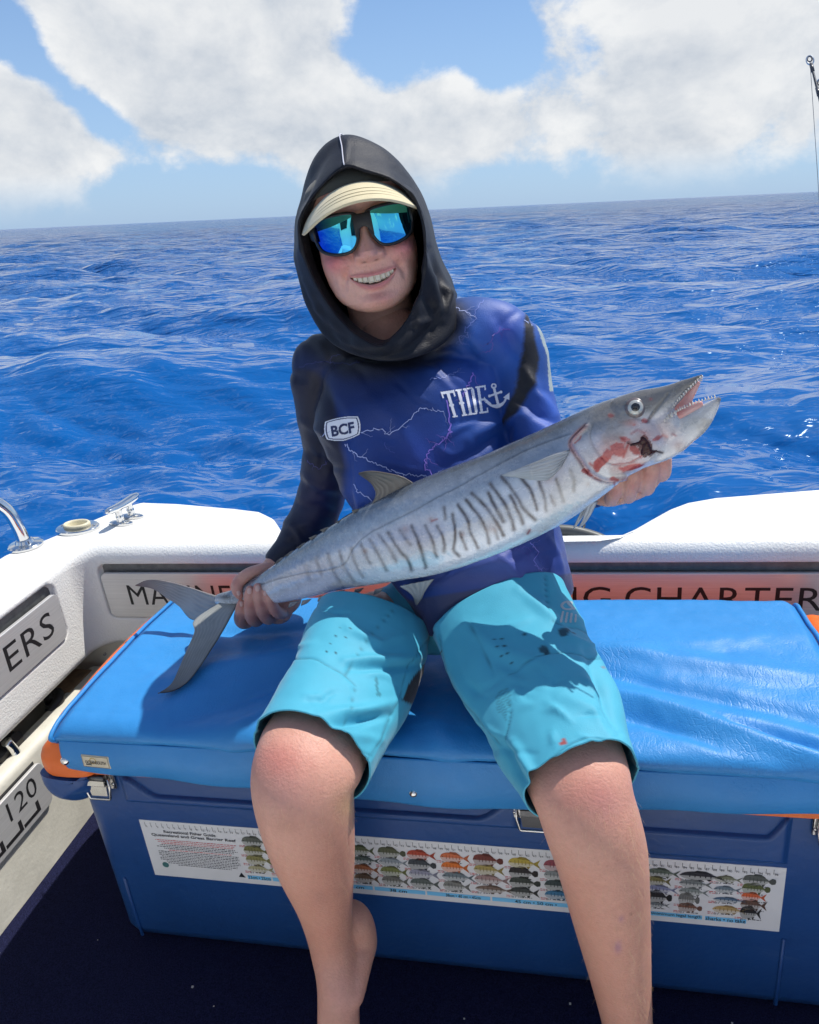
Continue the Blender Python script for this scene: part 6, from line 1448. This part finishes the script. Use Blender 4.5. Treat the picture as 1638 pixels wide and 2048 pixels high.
fin('pectoral_fin',[(1140,900),(1105,910),(1060,928),(1025,942),(1004,950)],[(1122,934),(1098,958),(1066,959),(1034,954),(1005,951)],[pd[0],yb_-.010,yb_-.014,yt_-.012,yt_-.006],[pd[0]-.003,yb_-.006,yb_-.008,yt_-.010,yt_-.006],base=(.34,.36,.38),tip=(.44,.46,.48),ray_=(.20,.18,.17),nr=44,bulge=.004,th=.0016)
for k,(A,Bc) in enumerate((([(1196,1002),(1184,1026),(1170,1046),(1158,1055)],[(1178,1008),(1170,1026),(1164,1042),(1157,1055)]),([(1180,1008),(1168,1030),(1155,1048),(1147,1058)],[(1166,1016),(1158,1032),(1151,1046),(1146,1058)]))):
    d0=float(fdep(1180))-.012+.012*k; fin('pelvic_fin',A,Bc,[d0]*4,[d0]*4,base=(.50,.52,.55),tip=(.34,.36,.38),ray_=(.18,.19,.2),nr=14,th=.0018,ns=20,nt=12,rw=.8)
# eye
def eye():
    c=onfish(1271,815,0); s=mpp(c); nn=nrm(-nrm(ray(1271,815))+np.array([0,0,.12])); rt=nrm(np.cross(nn,UB)); up=np.cross(rt,nn)
    def disc(name,r,h0,h1,m,par=None,rx=1,k=10,off=(0,0)):
        a=np.linspace(0,2*math.pi,37)[:-1]; R=[]
        for t in np.linspace(1,.02,k): R.append(c+nn*(h0+(h1-h0)*math.sqrt(max(0,1-t*t)))+np.outer(np.cos(a)*r*t*s*rx+off[0]*s,rt)+np.outer(np.sin(a)*r*t*s+off[1]*s,up))
        V=np.concatenate(R); F=[tuple(q) for q in grid_faces(k,36)]+[tuple(range((k-1)*36,k*36))]
        return add(name,*fixn(V,F),m,fish,parent=par)
    e=disc('eye',20.5,-.002,.0028,mat('eye_rim',(.13,.10,.10),.3,coat=.6))
    disc('iris',15.5,.0008,.0048,mat('eye_iris',(.50,.50,.46),.18,metal=.35,noise=.12,nscale=200,coat=.8),e)
    disc('pupil',9.0,.0038,.0056,mat('eye_pupil',(.004,.005,.006),.06,coat=1),e)
eye()
# mouth lining and teeth
V,F=voxel(*join(tubepx([(1308,846,float(fdep(1310)),16,.9),(1336,824,float(fdep(1336))+.002,20,.55),(1360,806,float(fdep(1360))+.003,19,.45),(1378,790,float(fdep(1378))+.004,12,.4),(1396,766,float(fdep(1396))+.004,6,.5)],20),tubepx([(1320,856,float(fdep(1320)),16,.7),(1360,828,float(fdep(1360)),12,.7),(1400,808,float(fdep(1400)),8,.7)],16)),.0013,5)[:2]
px_=pix(V); nz=vnoise(V,60,3,2); cc=np.array((.52,.16,.15))*np.ones(V.shape); cc=cc+(np.array((.62,.42,.40))-cc)*np.clip(sstep(px_[:,0],1340,1390)*.7+.4*nz,0,1)[:,None]; cc=cc+(np.array((.35,.02,.03))-cc)*np.clip(sstep(-px_[:,0],-1345,-1315)+.6*nz,0,1)[:,None]
add('mouth_lining',V,F,mat('mouth_flesh',vcol=True,rough=.22,coat=.6,sss=.15),fish,cols=cc)
FTH=mat('fish_tooth',(.72,.66,.58),.2,sss=.1)
def cone(p,d,h,r):
    d=nrm(d); return sweep([p-d*h*.25,p+d*h*.3,p+d*h*.7,p+d*h],[r,r*.85,r*.45,r*.08],n=7)
for pts,yo,dirs,cnt,hh in (([(1404,752),(1392,776),(1382,796),(1372,810)],.012,(.75,.5),20,5.0),([(1334,836),(1352,824),(1372,814),(1400,803),(1430,795)],-.010,(-.25,-1),20,6.0),([(1330,842),(1340,834),(1352,828)],-.013,(-.1,-1),4,9),([(1400,754),(1380,774),(1360,794),(1344,812)],-.006,(.2,1),14,5)):
    P=cr(np.array(pts,float),cnt)
    for k,(a,b) in enumerate(P):
        p=Q(a,b,float(fdep(a))+yo); s=mpp(p); h=hh*s*(.7+.6*((k*7)%5)/5); V,F=cone(p,RB*dirs[0]-UB*dirs[1],h,2.0*s); add('tooth',V,F,FTH,fish,smooth=True)

def clot():
    V,F=voxel(*join(*[tubepx([(a,b,float(onfish(a,b)[1])-.0005,r,.5),(c,d,float(onfish(c,d)[1])-.0005,r2,.5)],14) for a,b,r,c,d,r2 in ((1286,878,5,1292,892,8),(1292,890,8,1299,904,6),(1280,886,4,1262,890,2.5),(1298,906,5,1312,902,2.5),(1312,902,2.2,1324,907,1.6),(1290,898,7,1284,908,3.5),(1262,890,2,1250,884,1.4))]),.0009,3)[:2]
    V=V+vnorm(V,F)*(.0010*vnoise(V,240,2,4))[:,None]
    add('blood_clot',V,F,mat('dark_clotted_blood',(.035,.0025,.004),.18,spec=.4),fish)
clot()
# ---------------------------------------------------------------- fishing rod at the right edge
ROD=mat('rod_blank',(.05,.05,.055),.3,coat=.4)
def rod():
    tip=Q(1622,128,1.35); xs=np.linspace(.8,1.6,400); pp=pix(np.stack([xs,0*xs+.62,0*xs+.567],-1)); base=np.array([xs[np.argmin(np.abs(pp[:,0]-1622-.25*(pp[:,1]-128)))],.62,.567]); d=nrm(tip-base); a=tip-d*.10
    rd=T('fishing_rod',base,'thin fishing rod with silver line guides standing at the right edge against clouds','fishing rod')
    L=np.linalg.norm(tip-base); C=base+np.outer(np.linspace(0,L,60),d); V,F=sweep(C,np.linspace(.0085,.0026,60),n=12); add('blank',V,F,ROD,rd)
    V,F=sweep([base-d*.02,base+d*.26],.0145,n=16); add('grip',V,F,mat('grip_foam',(.03,.03,.03),.9),rd)
    def guide(p,r,ry,off):
        side=nrm(np.cross(d,FB)); c=p+side*off; a=np.linspace(0,2*math.pi,33); e=nrm(np.cross(side,d)*.35+side*.94)
        C=c+np.outer(np.cos(a)*r,e)+np.outer(np.sin(a)*ry,d); V,F=sweep(C,.0019,n=8,caps=False); g=add('line_guide',V,F,CHROME,rd)
        C2=c+np.outer(np.cos(a)*r*.6,e)+np.outer(np.sin(a)*ry*.62,d)+d*.004; V,F=sweep(C2,.0016,n=8,caps=False); add('guide_ring',V,F,ROD,rd,parent=g)
        V,F=sweep(cr([p-d*.022,c-d*ry*.9-d*.004,c-d*ry],8),.0022,n=8); add('guide_foot',V,F,CHROME,rd,parent=g)
        V,F=sweep([p-d*.035,p-d*.012],.0042,n=10); add('thread_wrap',V,F,ROD,rd,parent=g)
    guide(tip+d*.012,.0075,.013,0); guide(tip-d*.062,.010,.014,-.012); guide(a-d*.25,.013,.016,-.016)
    l0=Q(1620,122,1.35); l1=Q(1638,392,1.40); C=np.array([l0+(l1-l0)*t for t in np.linspace(0,3.2,30)]); V,F=sweep(C,.0006,n=6); add('fishing_line',V,F,mat('line_grey',(.10,.11,.13),.4),rd)
rod()
def rail_right():
    b=np.array([.80,.60,.567]); C=cr([b,b+(0,0,.06),b+(.01,.02,.11),b+(.05,.05,.14),b+(.12,.04,.14),b+(.18,-.05,.13),b+(.19,-.08,.06),b+(.19,-.085,0)],60)
    V,F=sweep(C,.0135,n=16); r=add('grab_rail',V,F,CHROME,boat)
    for q in(b,b+(.19,-.085,0)): V,F=sweep([q-(0,0,.001),q+(0,0,.006)],.035,n=28); add('rail_foot',V,F,CHROME,boat,parent=r,auto=40)
rail_right()
# salt grains and fish scales trodden into the carpet
def specks():
    rg=np.random.default_rng(9); V=[];F=[]
    for _ in range(22):
        x,y=rg.uniform(-.82,.6),rg.uniform(-.35,.0); s=rg.uniform(.0006,.0017); v,f=box((x,y,.0068),(s,s*rg.uniform(.5,1),s*.4)); F+=[tuple(i+len(V) for i in q) for q in f]; V+=list(v)
    o=add('carpet_specks',V,F,mat('pale_speck',(.5,.5,.48),.6),boat,smooth=False); o['kind']='stuff'
specks()
